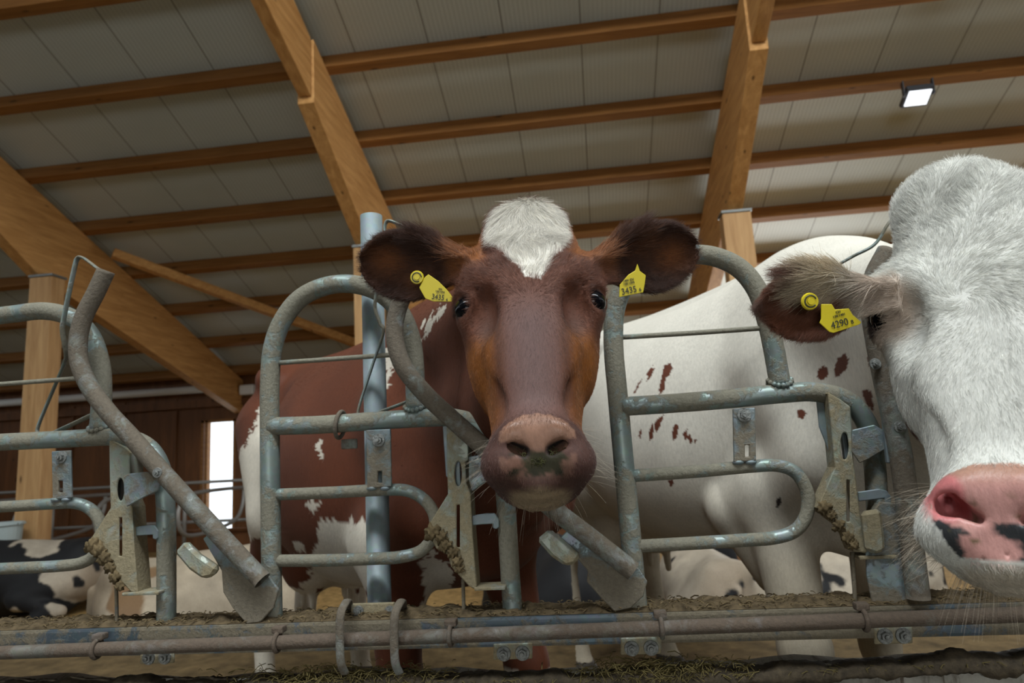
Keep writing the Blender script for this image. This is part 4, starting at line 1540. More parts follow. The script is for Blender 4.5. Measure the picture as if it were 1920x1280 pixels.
# ---------------------------------------------------------------- the brown cow in the middle
def brown_cow():
    fr = Frame(D(993, 560, 1.05), D(1012, 920, .898))
    B = Body(D(618, 690, 2.75), D(845, 566, 1.90), None, 0.0)
    eyeL, earR = fr.o, None
    face = CAM - fr.o
    earL = Ear(D(872, 500, 1.135), D(672, 492, 1.19), .0605, face + np.array([-.1, 0, -.2]))
    earR = Ear(D(1122, 503, 1.135), D(1308, 462, 1.19), .0605, face + np.array([.1, 0, -.2]))
    c = fr.o
    xs = grade(-1.75, .45, c[0] - .30, c[0] + .30, .0040, .011)
    ys = grade(-.50, 2.75, c[1] - .17, c[1] + .20, .0040, .013)
    zs = grade(-.03, 1.60, c[2] - .31, c[2] + .22, .0040, .011)
    vol = Vol(xs, ys, zs)
    add_body(vol, B)
    add_legs(vol, B, front=((.05, 0), (-.06, 0)), hind=((.1, 0), (-.05, 0)))
    k = B.k
    vol.cone(fr.p(0, -.12, -.15), B.p(1.40, 0, 1.22), .085, .165 * k, .08)
    vol.cone(fr.p(0, .02, -.20), B.p(1.52, 0, 1.0), .075, .17 * k, .09)
    vol.cone(fr.p(0, .05, -.22), B.p(1.60, 0, .82), .05, .10 * k, .08)
    add_head(vol, fr)
    earL.add(vol); earR.add(vol)
    carve_head(vol, fr)
    add_lids(vol, fr)
    V, Q = vol.mesh()
    del vol
    # ---- colours
    u, v, w = fr.loc(V)
    S, l, z = B.loc(V)
    px, py = proj(V)
    j = fbm(V, 60, 3); j2 = fbm(V, 16, 8)
    coat = np.tile(np.array((.110, .032, .014)), (len(V), 1))
    coat *= (1 + .22 * fbm(V, 6, 4))[:, None]
    head = (v < .36) & (v > -.30) & (np.abs(u) < .30) & (w > -.26) & (w < .08)
    hm = head.astype(float)
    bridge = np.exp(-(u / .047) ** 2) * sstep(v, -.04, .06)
    side = sstep(np.abs(u), .034, .07) * sstep(v, .03, .085) * (1 - sstep(v, .20, .25)) * (1 + .25 * fbm(V, 24, 61))
    hc = np.tile(np.array((.118, .042, .023)), (len(V), 1))
    hc = lerp(hc, np.array((.125, .072, .064)), np.clip(bridge, 0, 1))  # grey sky sheen along the bridge, painted into the hair colour
    hc = lerp(hc, np.array((.225, .073, .009)), np.clip(side * .9, 0, 1))
    hc = lerp(hc, np.array((.27, .095, .022)), sstep(np.abs(u), .06, .085) * sstep(-v, .06, .1) * .7)
    hc = lerp(hc, np.array((.075, .035, .027)), sstep(v, .215, .25))
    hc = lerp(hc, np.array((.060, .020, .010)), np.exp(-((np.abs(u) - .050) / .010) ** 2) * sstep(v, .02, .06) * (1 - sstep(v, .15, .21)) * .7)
    eye_d = np.sqrt((np.abs(u) - .102) ** 2 + (v + .012) ** 2); e3 = eye3(fr, V)
    hc = lerp(hc, np.array((.035, .016, .012)), 1 - sstep(e3, .0225, .0265))
    hc = lerp(hc, np.array((.05, .02, .010)), (1 - sstep(np.sqrt(((np.abs(u) - .066) / .5) ** 2 + (v - .045) ** 2), .01, .05)) * .6)  # shadow of the hollow inside the eye corner, painted into the coat
    # nose pad and lips
    au = np.abs(u + .002 * j)
    pad = inpoly(au, v + .0018 * j, [(-.01, .226), (.012, .228), (.030, .236), (.044, .246), (.052, .256), (.053, .264), (.040, .268), (.026, .280), (.040, .290), (.052, .288), (.050, .302), (.040, .316), (-.01, .318)]) & (w > -.035)
    pad = pad.astype(float)
    hc = lerp(hc, NOSE_B * (1 + .3 * j2[:, None] + .2 * j[:, None]), pad * .92)
    low = pad * sstep(v, .272, .288)
    hc = lerp(hc, np.array((.105, .050, .036)) * (1 + .5 * j[:, None] + .4 * j2[:, None]), low * .75)
    cud = (1 - sstep((u / .046) ** 2 + ((v - .294) / .017) ** 2 + 1.3 * j + .5 * fbm(V, 200, 77), .35, .95)) * (w > -.02)
    hc = lerp(hc, np.array((.026, .023, .009)) * (1 + .8 * j[:, None]), cud)
    hc = lerp(hc, np.array((.06, .028, .020)), sstep(v, .311, .315) * (w > -.04) * .8)
    hc = lerp(hc, np.array((.33, .25, .15)), sstep(v, .322, .331) * .7)
    wing = np.exp(-((np.abs(u) - .034) / .014) ** 2 - ((v - .250) / .010) ** 2)
    wet = np.clip(pad * (1 - cud) * (.45 + .9 * wing), 0, 1.15)
    nd = np.full(len(V), 9.0)
    for s_ in (-1, 1):
        for t_ in np.linspace(0, 1, 7):
            nd = np.minimum(nd, np.linalg.norm(V - fr.p(s_ * (.046 - .027 * t_), .262 + .018 * t_, .002 + .02 * t_), axis=1))
    hc = lerp(hc, np.array((.016, .010, .009)), 1 - sstep(nd, .007, .0115))
    wet *= sstep(nd, .007, .0115)
    # blaze
    bl = [(911, 420), (925, 396), (950, 372), (979, 362), (1010, 364), (1040, 384), (1066, 407), (1067, 425), (1058, 456), (1040, 476), (1028, 490), (1020, 515), (1013, 532), (998, 524), (981, 519), (972, 500), (950, 478), (935, 465), (926, 448), (921, 436)]
    bu = []
    for x, y in bl:
        d = RF + RX * (x - 960) / F_PX - RU * (y - 640) / F_PX
        vv0 = np.interp(y, [360, 390, 471, 560], [-.235, -.2, -.1, 0.0])
        wf = np.interp(vv0, HD[0], HD[2])
        o_ = fr.p(0, 0, wf)
        s_ = ((o_ - CAM) @ fr.w) / (d @ fr.w)
        q = fr.loc(CAM + d * s_)
        bu.append((q[0], q[1]))
    jj = fbm(V, 130, 21) * .0035
    white = inpoly(u + jj, v + fbm(V, 130, 31) * .006, bu) & (w > -.037 + .006 * j)
    hc = np.where(white[:, None], np.array((.70, .67, .60)) * (1 + .06 * j[:, None]), hc)
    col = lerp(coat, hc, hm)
    # ears: dark long-haired rims, ginger inside
    for e in (earL, earR):
        f, t, n_ = e.uvn(V)
        ins = (f > .06) & (f < 1.06) & (np.abs(t) < 1.15) & (np.abs(n_) < .07)
        rim = np.array((.052, .020, .011))
        g = np.exp(-((f - .72) / .16) ** 2 - ((t + .10) / .42) ** 2) + .6 * np.exp(-((f - .42) / .12) ** 2 - ((t - .45 * np.sign(1)) / .3) ** 2)
        ec = lerp(np.tile(rim, (len(V), 1)), np.array((.20, .070, .022)), np.clip(g, 0, 1) * (n_ > -.02))
        ec = np.where((n_ < -.012)[:, None], np.array((.10, .035, .014)), ec)
        b_ = sstep(f, .05, .2)
        col = np.where(ins[:, None], lerp(col, ec, b_), col)
    # body markings
    body = ~head & (w < -.12)

    def spot(poly, jit=5.0, seed=1, deps=(0, 9)):
        a = fbm(V, 34, seed) * jit * 2.2 + fbm(V, 130, seed + 3) * jit
        dep = (V - CAM) @ RF
        m = inpoly(px + a, py + fbm(V, 30, seed + 7) * jit * 3.4 + fbm(V, 130, seed + 5) * jit * 1.5, poly) & body & (dep > deps[0]) & (dep < deps[1])
        return m
    wm = np.zeros(len(V), bool)
    for i, q in enumerate(([(598, 986), (610, 978), (640, 974), (690, 976), (700, 1080), (690, 1110), (560, 1112), (585, 1060)], [(595, 822), (608, 826), (606, 868), (600, 865)], [(796, 606), (826, 570), (836, 580), (806, 612), (790, 640)],
                           [(722, 655), (738, 655), (734, 700), (722, 735)], [(484, 775), (500, 770), (500, 1010), (415, 1010), (418, 965), (430, 900), (440, 865), (468, 812)], [(545, 1010), (560, 1020), (575, 1045), (560, 1040)],
                           [(572, 942), (600, 940), (600, 950), (578, 956)], [(790, 1050), (815, 1040), (850, 1060), (860, 1200), (800, 1200)])):
        wm |= spot(q, 6, i * 3 + 2, (1.2, 4) if i != 7 else (1.2, 2.2))
    legs = (z < .60) & (z < .50 + .10 * fbm(V, 9, 5))
    wm |= legs & (S < .5)
    wm |= (z < .42 + .06 * fbm(V, 12, 5)) & body
    udder = (z < .66) & (S > .12) & (S < .62) & (np.abs(l) < .3)
    col = np.where(wm[:, None], np.array((.60, .55, .46)) * (1 + .12 * j2[:, None]), col)
    col = np.where((z < .075)[:, None] & body[:, None], np.array((.06, .05, .04)), col)
    base = np.array([B.p(.9, 0, 0)[0], B.p(.9, 0, 0)[1], 0.0])
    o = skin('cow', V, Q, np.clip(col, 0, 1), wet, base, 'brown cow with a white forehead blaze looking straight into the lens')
    for s in (-1, 1):
        eyeball(o, fr, s)
    # ---- fur
    fc = V[Q].mean(1)
    fu, fv, fw = fr.loc(fc)
    fn, _ = normals(V, Q)
    facing = ((CAM - fc) * fn).sum(1) > -.15
    hw = ((fv > -.26) & (fv < .345) & (np.abs(fu) < .14) & (fw > -.22)).astype(float)
    pdf = (1 - sstep((np.abs(fu) / .056) ** 2 + ((fv - .275) / .034) ** 2, .8, 1.2)) * (fw > -.03)
    eyes = eye3(fr, fc) < .0255
    hw = hw * (1 - pdf) * ~eyes * facing

    def comb(Pt):
        a, b, cq = fr.loc(Pt)
        r = np.sqrt(a ** 2 + (b - .008) ** 2) + .004
        d = np.outer(a / r * (.8 - .5 * sstep(b, .03, .1)), fr.u) + np.outer((b - .008) / r + .1, fr.v)
        tuft = sstep(-b - .03 * fbm(Pt, 60, 71), .09, .17) * (1 - sstep(np.abs(a), .05, .08))
        d = d * (1 - tuft[:, None]) + np.outer(tuft, fr.v * 1.2) + np.outer(tuft * a * 14, fr.u)
        d += np.outer(np.sin(b * 95 + a * 40) * .35 * (b < -.04) * (np.abs(a) < .07), fr.u)
        return d

    def flen(Pt):
        a, b, cq = fr.loc(Pt)
        L = np.where(b < .0, .012, .0075)
        b = b + .022 * fbm(Pt, 60, 71)
        g = 1 - sstep(np.abs(a), .045, .075)
        return L + g * (.006 * sstep(-b, .03, .06) + .013 * sstep(-b, .09, .17))
    fur(o, V, Q, col, hw, 70000, comb, flen, .28, .00021)
    ew = np.zeros(len(Q))
    for e in (earL, earR):
        f, t, n_ = e.uvn(fc)
        ew = np.maximum(ew, ((f > -.02) & (f < 1.05) & (np.abs(t) < 1.2) & (np.abs(n_) < .06)) * (1 + 1.5 * (np.abs(t) > .55)))

    def ecomb(Pt):
        d = np.zeros((len(Pt), 3))
        for e in (earL, earR):
            f, t, n_ = e.uvn(Pt)
            m = (f > -.2) & (f < 1.2) & (np.abs(n_) < .1)
            d[m] = (e.a[None] * .8 + np.outer(t, e.c) * .7)[m]
        return d

    def elen(Pt):
        L = np.full(len(Pt), .013)
        for e in (earL, earR):
            f, t, n_ = e.uvn(Pt)
            m = (f > -.2) & (f < 1.2) & (np.abs(n_) < .1)
            L = np.where(m & (f < .45) & (t * np.sign(e.c[2]) > .25), .034, L)
        return L
    fur(o, V, Q, col, ew, 30000, ecomb, elen, .42, .00022, 'ear_fur', 5, .5)
    # neck and body short coat where it is seen near
    nw = ((fw < -.16) & (fc[:, 1] < 1.1) & (fc[:, 2] > .75) & facing).astype(float)
    fur(o, V, Q, col, nw, 22000, lambda Pt: np.tile(np.array([-.5, .5, -.6]), (len(Pt), 1)), .012, .15, .0003, 'neck_fur', 4)
    whiskers(o, fr, 110, 8)
    hay_bits(o, fr)
    # ---- tags
    de = 1.128
    ear_tag(o, [D(x, y, de - .012) for x, y in ((786, 539), (797, 559), (812, 565), (847, 565.5), (849, 557), (838, 543), (822, 527), (803, 514), (796, 520))], D(782, 520, de - .010),
            (D(799, 554, de - .012), D(848, 561, de - .012)), '3435', ['120.1294', 'CH'], .0125, 'yellow ear tag half hidden by ear hair', .0115, '6')
    de = 1.112
    ear_tag(o, [D(x, y, de) for x, y in ((1161, 557), (1162, 534), (1178, 515), (1191, 507), (1195, 494), (1200, 508), (1211, 516), (1209, 532), (1206, 548))], None,
            (D(1159, 549, de), D(1205, 539, de)), '3435', ['120.1294', '1404 CH'], .0152, 'yellow ear tag in full view', None, '6')
    return o, fr


def whiskers(o, fr, n, seed):
    r = np.random.default_rng(seed)
    pts, cc = [], []
    for i in range(n):
        s = r.choice([-1, 1])
        if i % 3 == 0:
            a, b = r.uniform(-.05, .05), r.uniform(.318, .332)
            root = fr.p(a, b, r.uniform(-.07, -.03))
            d = fr.v * 1.0 + fr.u * a * 10 + fr.w * r.uniform(-.2, .4)
        else:
            b = r.uniform(.235, .315)
            hw_ = np.interp(b, HD[0], HD[1])
            root = fr.p(s * hw_ * r.uniform(.86, .97), b, r.uniform(-.05, .0))
            d = fr.u * s * r.uniform(.5, 1) + fr.v * r.uniform(-.1, .9) + fr.w * r.uniform(.0, .6)
        d = d / np.linalg.norm(d)
        L = r.uniform(.02, .055)
        g = np.array([0, 0, -1.0])
        pts.append([root + d * L * t + g * L * .22 * t * t for t in np.linspace(0, 1, 6)])
        cc.append(np.array((.40, .34, .26)) * r.uniform(.4, 1.3))
    add_curves('whiskers', np.array(pts), np.clip(np.array(cc), 0, 1), .00016, o)


def hay_bits(o, fr):
    r = np.random.default_rng(4)
    V, Fc = [], []
    for i in range(420):
        a, b = r.normal(0, .026), r.normal(.292, .009)
        if abs(a) > .06 or b > .31: continue
        f = np.interp(b, HD[0], HD[2])
        hw_ = np.interp(b, HD[0], HD[1])
        w = f - .05 * (abs(a) / hw_) ** 2.4 + .006
        L = r.uniform(.003, .008)
        th = r.uniform(0, math.pi)
        d = fr.u * math.cos(th) + fr.v * math.sin(th) + fr.w * r.uniform(-.2, .2)
        c = fr.p(a, b, w)
        c = c - fr.w * .0015
        v, f_ = tube_data([c - d * L / 2, c + d * L / 2], .0004, seg=4)
        k = len(V)
        V += v.tolist(); Fc += [[q + k for q in ff] for ff in f_]
    mesh_from('muzzle_hay', V, Fc, o, M_CUD, True)['kind'] = 'stuff'


COW_BROWN, FR_B = brown_cow()


# ---------------------------------------------------------------- the white cow at the right
def white_cow():
    fr = Frame(D(1832, 562, .80), D(1893, 1078, .660), 1.0, yaw=-.06, short=.010)
    B = Body(D(1225, 640, 2.75), D(1520, 466, 1.94), None, 0.0)
    face = CAM - fr.o
    earL = Ear(D(1640, 552, .885), D(1418, 580, .925), .0475, face + np.array([-.1, 0, -.12]), cup=.024)
    earR = Ear(D(1900, 385, .93), D(2110, 330, .98), .0475, face + np.array([.2, 0, 0]), cup=.024)
    c = fr.o
    xs = grade(-.15, 1.55, c[0] - .30, c[0] + .22, .0040, .0065)
    ys = grade(-.80, 2.95, c[1] - .19, c[1] + .20, .0040, .0095)
    zs = grade(-.03, 1.75, c[2] - .33, c[2] + .26, .0040, .0065)
    vol = Vol(xs, ys, zs)
    add_body(vol, B, 1.16, 1.6)
    add_legs(vol, B, front=((-.10, 0), (.03, -.045)), hind=((.05, 0), (-.05, 0)))
    k = B.k
    vol.cone(D(1366, 950, 1.90), D(1452, 925, 1.85), .060, .115, .035)
    vol.cone(D(1376, 968, 1.90), D(1458, 1070, 1.84), .056, .066, .04)
    vol.cone(D(1550, 860, 1.82), D(1615, 960, 1.72), .15, .105, .07)
    mid = np.array([.70, -.02, 1.23])
    vol.cone(fr.p(0, -.12, -.16), mid, .085, .11, .08)
    vol.cone(mid, B.p(1.42, 0, 1.20), .12, .175 * k, .1)
    vol.cone(fr.p(0, .03, -.20), mid - np.array([0, 0, .12]), .075, .10, .08)
    vol.cone(mid - np.array([0, 0, .12]), B.p(1.52, 0, .95), .11, .17 * k, .1)
    vol.cone(mid - np.array([0, -.05, .2]), B.p(1.62, 0, .80), .06, .10 * k, .08)
    add_head(vol, fr, False)
    vol.ell(fr.p(-.030, -.200, -.060), np.array((.052, .045, .05)), .05, fr.R())     # high poll
    earL.add(vol); earR.add(vol)
    carve_head(vol, fr)
    add_lids(vol, fr)
    # wide flaring nostril
    for s in (-1, 1):
        vol.ell(fr.p(s * .043, .266, .008), np.array((.012, .0165, .022)), .010, rotR(fr.R(), s * -.6), 'cut')
    V, Q = vol.mesh()
    del vol
    u, v, w = fr.loc(V)
    S, l, z = B.loc(V)
    px, py = proj(V)
    j = fbm(V, 60, 13); j2 = fbm(V, 16, 18)
    W0 = np.array((.66, .63, .55))
    col = np.tile(W0, (len(V), 1)) * (1 + .06 * j2[:, None])
    body = (w < -.13)
    dirt = sstep(.98 - z, 0, .5) * body
    col = lerp(col, np.array((.36, .30, .21)) * (1 + .2 * j2[:, None]), dirt * .85)
    head = (v < .36) & (v > -.32) & (np.abs(u) < .2) & (w > -.26) & (w < .08)
    hd = col.copy()
    hd = np.where(head[:, None], np.array((.60, .60, .555)) * (1 + .05 * j[:, None]), hd)
    eye_d = np.sqrt((np.abs(u) - .102) ** 2 + (v + .012) ** 2); e3 = eye3(fr, V)
    hd = lerp(hd, np.array((.42, .28, .19)), (1 - sstep(eye_d, .024, .055)) * .65 * head)
    hd = lerp(hd, np.array((.05, .035, .03)), (1 - sstep(e3, .0225, .026)) * head)
    au = np.abs(u + .002 * j)
    pad = (inpoly(au, v + .002 * j, [(-.01, .222), (.020, .224), (.040, .232), (.058, .242), (.063, .262), (.058, .284), (.050, .306), (.040, .318), (-.01, .320)]) & (w > -.04)).astype(float)
    hd = lerp(hd, np.array((.52, .27, .24)) * (1 + .22 * j2[:, None]), pad)
    hd = lerp(hd, np.array((.32, .19, .12)), pad * (1 - sstep(v, .232, .256)) * .7)
    nos = (1 - sstep(np.sqrt((np.abs(np.abs(u) - .047) / .020) ** 2 + ((v - .262) / .028) ** 2), .75, 1.15))
    hd = lerp(hd, np.array((.52, .17, .17)), nos * (w > -.05))
    blk = pad * sstep(fbm(V, 42, 51) + 1.3 * sstep(v, .275, .300) * sstep(np.abs(u + .01), -.02, .05) - .55, .0, .16) * sstep(v, .262, .28)
    hd = lerp(hd, np.array((.03, .032, .034)), blk)
    hd = lerp(hd, np.array((.10, .09, .03)), pad * sstep(fbm(V, 70, 55), .38, .5) * sstep(v, .25, .28) * .8)
    hd = lerp(hd, np.array((.35, .24, .12)), sstep(v, .318, .328) * head * .5)
    col = hd
    red = np.array((.115, .034, .017))
    # face patch behind the eye and body spots, outlines measured on the animal
    body2 = body & ((V - CAM) @ RF > 1.1)

    def spot(poly, jit=3.0, seed=1, m0=None):
        a = fbm(V, 45, seed, 2) * jit
        return inpoly(px + a, py + fbm(V, 45, seed + 7, 2) * jit, poly) & (body2 if m0 is None else m0)
    SP = [[(1185, 735), (1207, 705), (1200, 718), (1190, 738)], [(1212, 700), (1226, 682), (1222, 695), (1214, 704)], [(1240, 705), (1247, 684), (1258, 680), (1262, 690), (1250, 708), (1240, 732), (1234, 735)],
          [(1222, 690), (1230, 690), (1222, 706), (1212, 716)], [(1238, 732), (1250, 708), (1246, 728), (1236, 742)], [(1217, 808), (1224, 792), (1226, 800), (1224, 824), (1218, 824)], [(1226, 792), (1244, 776), (1238, 800), (1228, 812)],
          [(1259, 810), (1266, 794), (1273, 796), (1270, 816), (1262, 828)], [(1282, 812), (1288, 802), (1291, 818), (1285, 826)], [(1290, 822), (1294, 812), (1298, 826), (1294, 834)], [(1198, 810), (1203, 802), (1203, 822), (1198, 822)], [(1301, 822), (1306, 824), (1303, 832)],
          [(1533, 694), (1544, 684), (1553, 690), (1552, 706), (1540, 712), (1533, 706)], [(1563, 692), (1570, 670), (1584, 664), (1592, 672), (1588, 690), (1578, 700), (1566, 710)], [(1494, 772), (1504, 766), (1512, 774), (1506, 786), (1496, 784)],
          [(1454, 938), (1462, 932), (1466, 942), (1460, 954), (1454, 950)], [(1252, 900), (1260, 896), (1264, 906), (1256, 914)], [(1614, 736), (1624, 728), (1634, 736), (1640, 770), (1628, 762)], [(1626, 668), (1640, 662), (1640, 690), (1630, 686)]]
    for i, q in enumerate(SP):
        m = spot(q, 2.2, i * 3)
        col = np.where(m[:, None], (red if i != 15 else np.array((.03, .022, .02))) * (1 + .2 * j[:, None]), col)
    side = (v > .0) & (v < .24) & (w < -.085 - .018 * fbm(V, 18, 3) + .07 * sstep(v, .12, .3) * 0) & (w > -.2) & (u < 0) & head
    pat = side & (fbm(V, 26, 99) + .35 * (w < -.11) - .12 > .05)
    col = np.where(pat[:, None], np.array((.10, .04, .025)), col)
    # ears
    for e in (earL, earR):
        f, t, n_ = e.uvn(V)
        ins = (f > .04) & (f < 1.06) & (np.abs(t) < 1.2) & (np.abs(n_) < .07)
        up = t * np.sign(e.c[2])
        ec = np.tile(np.array((.135, .048, .024)), (len(V), 1))
        ec = lerp(ec, np.array((.55, .46, .33)), sstep(up + .45 * fbm(V, 30, 4), .0, .3) * (1 - sstep(f, .60, .80)))
        ec = lerp(ec, np.array((.55, .50, .42)), (1 - sstep(f, .10, .28)))
        ec = lerp(ec, np.array((.10, .035, .02)), sstep(up, .5, .75) * np.exp(-((f - .62) / .10) ** 2))
        ec = lerp(ec, np.array((.10, .065, .05)), sstep(f, .88, .98) * .7)
        col = np.where(ins[:, None], lerp(col, ec * (1 + .15 * j[:, None]), sstep(f, .04, .16)), col)
    col = np.where((z < .075)[:, None] & body[:, None], np.array((.06, .05, .04)), col)
    wet = pad * .9
    b0 = B.p(.9, 0, 0)
    o = skin('cow', V, Q, np.clip(col, 0, 1), wet, (b0[0], b0[1], 0.0), 'white cow with small red brown spots and a big white face at right')
    for s in (-1, 1):
        eyeball(o, fr, s)
    fc = V[Q].mean(1)
    fu, fv, fw = fr.loc(fc)
    fn, _ = normals(V, Q)
    facing = ((CAM - fc) * fn).sum(1) > -.15
    hw = ((fv > -.32) & (fv < .345) & (np.abs(fu) < .15) & (fw > -.22)).astype(float)
    padf = inpoly(np.abs(fu), fv, [(-.01, .222), (.020, .224), (.040, .232), (.058, .242), (.063, .262), (.058, .284), (.050, .306), (.040, .318), (-.01, .320)]) & (fw > -.04)
    eyes = eye3(fr, fc) < .0255
    hw = hw * ~padf * ~eyes * facing

    def comb(Pt):
        a, b, cq = fr.loc(Pt)
        r = np.sqrt((a + .012) ** 2 + (b * .8) ** 2) + .004
        d = np.outer((a + .012) / r * .8 + .15 * np.sin(b * 60), fr.u) + np.outer(b * .8 / r + .15 + .15 * np.sin(a * 70), fr.v)
        sw = np.exp(-(r / .05) ** 2)
        d += np.outer(-sw * b / r * 1.2, fr.u) + np.outer(sw * (a + .012) / r * 1.2, fr.v)
        tuft = np.exp(-((a + .0) / .06) ** 2) * sstep(-b, .10, .15)
        d += np.outer(tuft * np.sin(a * 90 + b * 50) * .7, fr.u)
        return d

    def flen(Pt):
        a, b, cq = fr.loc(Pt)
        return np.where(b < -.12, .018, np.where(b < .02, .014, .009))

    def shade(root, cc):
        return cc * np.clip(1 + .10 * fbm(root, 120, 5)[:, None], .6, 1.2)
    fur(o, V, Q, col, hw, 80000, comb, flen, .30, .00019, colfn=shade)
    f, t, n_ = earL.uvn(fc)
    ew = ((f > -.02) & (f < 1.05) & (np.abs(t) < 1.2) & (np.abs(n_) < .06)) * (1 + 1.5 * (np.abs(t) > .55))

    def ecomb(Pt):
        f, t, n_ = earL.uvn(Pt)
        return np.outer(np.full(len(Pt), .75), earL.a) + np.outer(t * .6, earL.c) - np.array([0, 0, .35])

    def elen(Pt):
        f, t, n_ = earL.uvn(Pt)
        up = t * np.sign(earL.c[2])
        return np.where((up > .2) & (f < .65), .036, .014)
    fur(o, V, Q, col, ew.astype(float), 24000, ecomb, elen, .40, .0002, 'ear_fur', 5, .45)
    whiskers(o, fr, 420, 18)
    de = .873
    ear_tag(o, [D(x, y, de) for x, y in ((1540, 570), (1560, 570), (1566, 580), (1592, 578), (1599, 590), (1615.5, 604), (1612, 608), (1563, 624), (1555, 622), (1537, 605), (1540, 598))], D(1518, 565, de + .002),
            (D(1552, 613, de), D(1602, 599, de)), '4290', ['120.1401', 'CH'], .0135, 'yellow ear tag printed with four large digits', .0115, '8')
    return o, fr


COW_WHITE, FR_W = white_cow()


# ---------------------------------------------------------------- cows lying in the bedding further back
def lying_cow(pos, heading, k, colfn, label, head_turn=0.0, seed=1):
    a = np.array([math.cos(heading), math.sin(heading), 0.0]); l = np.array([-a[1], a[0], 0])
    o_ = np.array([pos[0], pos[1], FLOOR_BACK]) - a * .85 * k
    p = lambda S, y, z: o_ + k * (a * S + l * y + np.array([0, 0, z]))
    c = p(.9, 0, 0)
    h = .018
    vol = Vol(np.arange(c[0] - 1.5, c[0] + 1.5, h), np.arange(c[1] - 1.5, c[1] + 1.5, h), np.arange(FLOOR_BACK - .05, FLOOR_BACK + 1.15, h))
    R = [a, l, np.array([0, 0, 1.0])]
    E = lambda q, r, kk, m='add': vol.ell(p(*q), np.array(r) * k, kk * k, R, m)
    C = lambda q, r, r1, r2, kk=.05: vol.cone(p(*q), p(*r), r1 * k, r2 * k, kk * k)
    E((.82, 0, .36), (.72, .38, .35), .05)
    E((.25, .05, .40), (.27, .26, .30), .12)
    E((1.25, 0, .42), (.30, .24, .32), .12)
    C((.12, 0, .60), (1.30, 0, .68), .07, .08, .12)
    C((.18, .12, .62), (.18, -.12, .62), .07, .07, .1)
    for s in (-1, 1):
        C((.28, s * .22, .32), (.62, s * .36, .22), .17, .10, .1)
        C((.62, s * .36, .20), (.22, s * .42, .09), .085, .052)
        C((.22, s * .42, .08), (.45, s * .46, .045), .05, .042)
        C((1.28, s * .18, .36), (1.42, s * .22, .14), .13, .085, .1)
        C((1.42, s * .22, .12), (1.16, s * .27, .06), .06, .045)
        C((1.16, s * .27, .055), (1.10, s * .27, .05), .05, .05)
    C((1.30, 0, .52), (1.62, .06 * head_turn, .74), .20, .12, .12)
    t = head_turn
    hx = lambda d, z: (1.64 + d * math.cos(t), .06 * t + d * math.sin(t), z)
    C(hx(.0, .80), hx(.34, .62), .115, .072, .05)
    C(hx(.30, .64), hx(.38, .60), .078, .070, .03)
    for s in (-1, 1):
        q0 = np.array(hx(.0, .86)); d = np.array([-math.sin(t), math.cos(t), 0]) * s
        C(q0 + d * .08, q0 + d * .24 + np.array([0, 0, -.01]), .045, .02, .03)
    E((.36, .18, .12), (.16, .16, .11), .06)
    C((-.02, 0, .52), (-.06, .08, .15), .03, .02)
    V, Q = vol.mesh()
    q = (V - o_) / k
    col = colfn(V, q @ a, q @ l, q[:, 2])
    w = np.zeros(len(V))
    return skin('cow', V, Q, np.clip(col, 0, 1), w, (c[0], c[1], FLOOR_BACK), label)


WH, BK, BR, PK = np.array((.42, .36, .28)), np.array((.012, .012, .013)), np.array((.22, .095, .03)), np.array((.52, .27, .21))


def patches(f, thr, base, dark, seed, pink=True):
    def fn(V, S, l, z):
        m = sstep(fbm(V, f, seed), thr - .02, thr + .02)
        c = lerp(np.tile(base, (len(V), 1)) * (1 + .35 * fbm(V, 5, 3)[:, None] + .15 * fbm(V, 22, 6)[:, None]), dark, m)
        if pink:
            c = lerp(c, PK, np.exp(-((S - .36) / .14) ** 2 - ((z - .12) / .10) ** 2) * .9)
        c = lerp(c, np.array((.16, .10, .05)), np.exp(-((S - .02) / .14) ** 2) * .5 * (1 - m))
        return c
    return fn


def gpos(px, depth):
    q = D(px, 900, depth)
    return q[0], q[1]


lying_cow(gpos(40, 6.9), math.radians(195), 1.0, patches(3.0, -.02, WH, BK, 3, False), 'black and white cow lying at the left edge behind the fence')
lying_cow(gpos(415, 5.2), math.radians(20), 1.0, patches(2.0, .30, np.array((.40, .33, .24)), np.array((.20, .12, .06)), 9), 'cream coloured cow lying behind the open lever at left', .5)
lying_cow(gpos(1010, 5.2), math.radians(120), 1.0, patches(2.0, -.75, WH, BK, 5), 'mostly black cow lying behind the middle slanting lever', .3)
lying_cow(gpos(1300, 5.0), math.radians(100), .80, patches(2.6, .42, WH, BK, 14), 'white cow with pink udder lying under the white cow\'s belly', .4)
lying_cow(gpos(1440, 6.4), math.radians(20), .88, patches(3.0, .12, BR, BK, 23, False), 'brown and black cow lying left of the white cow\'s foreleg', .6)
lying_cow(gpos(1600, 5.0), math.radians(15), .80, patches(3.4, .26, WH, BK, 31), 'white cow with black spots lying right of the white cow\'s foreleg', .4)

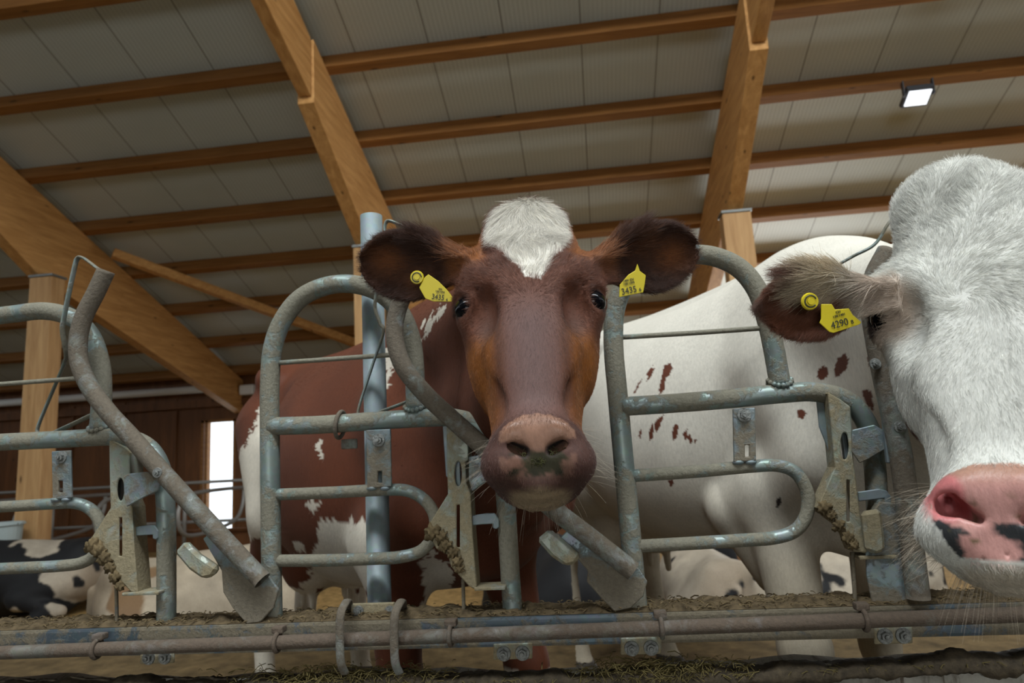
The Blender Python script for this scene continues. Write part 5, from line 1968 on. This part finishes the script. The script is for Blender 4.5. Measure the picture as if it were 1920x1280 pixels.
# cubicle dividers and neck rail in front of the back wall
DV = [-9.2, -8.0, -6.8, -5.6, -4.4, -3.2, -2.0]
DL = ['first from the left edge', 'second from the left edge', 'third, left of the bright tall window', 'fourth, at the bright tall window', 'fifth, behind the brown cow\'s rump', 'sixth, behind the brown cow\'s belly', 'seventh, behind the brown cow\'s legs']
for x, d in zip(DV, DL):
    t = thing('cubicle_divider', (x, 8.6, FLOOR_BACK), 'bent tube cubicle divider on the back bedding, ' + d, 'divider', 'cubicle dividers')
    z0 = FLOOR_BACK
    tube('rail_loop', [(x, 9.4, z0 + 1.02), (x, 8.4, z0 + 1.04), (x, 7.6, z0 + 1.02), (x + .03, 7.3, z0 + .92), (x + .04, 7.22, z0 + .72), (x + .03, 7.35, z0 + .52), (x, 7.7, z0 + .45), (x, 8.3, z0 + .48), (x, 8.75, z0 + .56), (x, 8.95, z0 + .75), (x, 9.0, z0 + 1.0)], .028, t, M_BACK_STEEL, seg=12)
    tube('upright', [(x, 9.3, z0), (x, 9.3, z0 + 1.12)], .032, t, M_BACK_STEEL, seg=12)
for z, lab in ((z0 + 1.14, 'thin neck rail running across the cubicle dividers'), (z0 + .50, 'lower rail running across the cubicle dividers')):
    o = tube('rail', [(-14, 9.26 if z > .5 else 9.36, z), (-1.6, 9.26 if z > .5 else 9.36, z)], .026, None, M_BACK_STEEL, seg=12)
    tag(o, lab, 'rail')
o = box('bed_board', (-6.5, 9.75, FLOOR_BACK + .17), (15, .06, .34), None, M_WALL, .01)
tag(o, 'dark bed board along the head of the cubicles', 'board')
q = D(-4, 1000, 7.7)
t = thing('plastic_tub', (q[0], q[1], FLOOR_BACK), 'pale bluish plastic tub at the very left edge behind the rails', 'tub')
bm = bmesh.new()
g = bmesh.ops.create_cone(bm, cap_ends=True, segments=32, radius1=.20, radius2=.24, depth=.85)
bmesh.ops.translate(bm, vec=Vector((q[0], q[1], FLOOR_BACK + .425)), verts=g['verts'])
M_TUB = plain('pale_plastic', (0.42, 0.50, 0.50), .4)
from_bm('tub_body', bm, t, M_TUB, False)
tube('rim', [(q[0] + .245 * math.cos(a), q[1] + .245 * math.sin(a), FLOOR_BACK + .85) for a in np.linspace(0, 2 * math.pi, 25)], .018, t, M_TUB, seg=8, n=2)
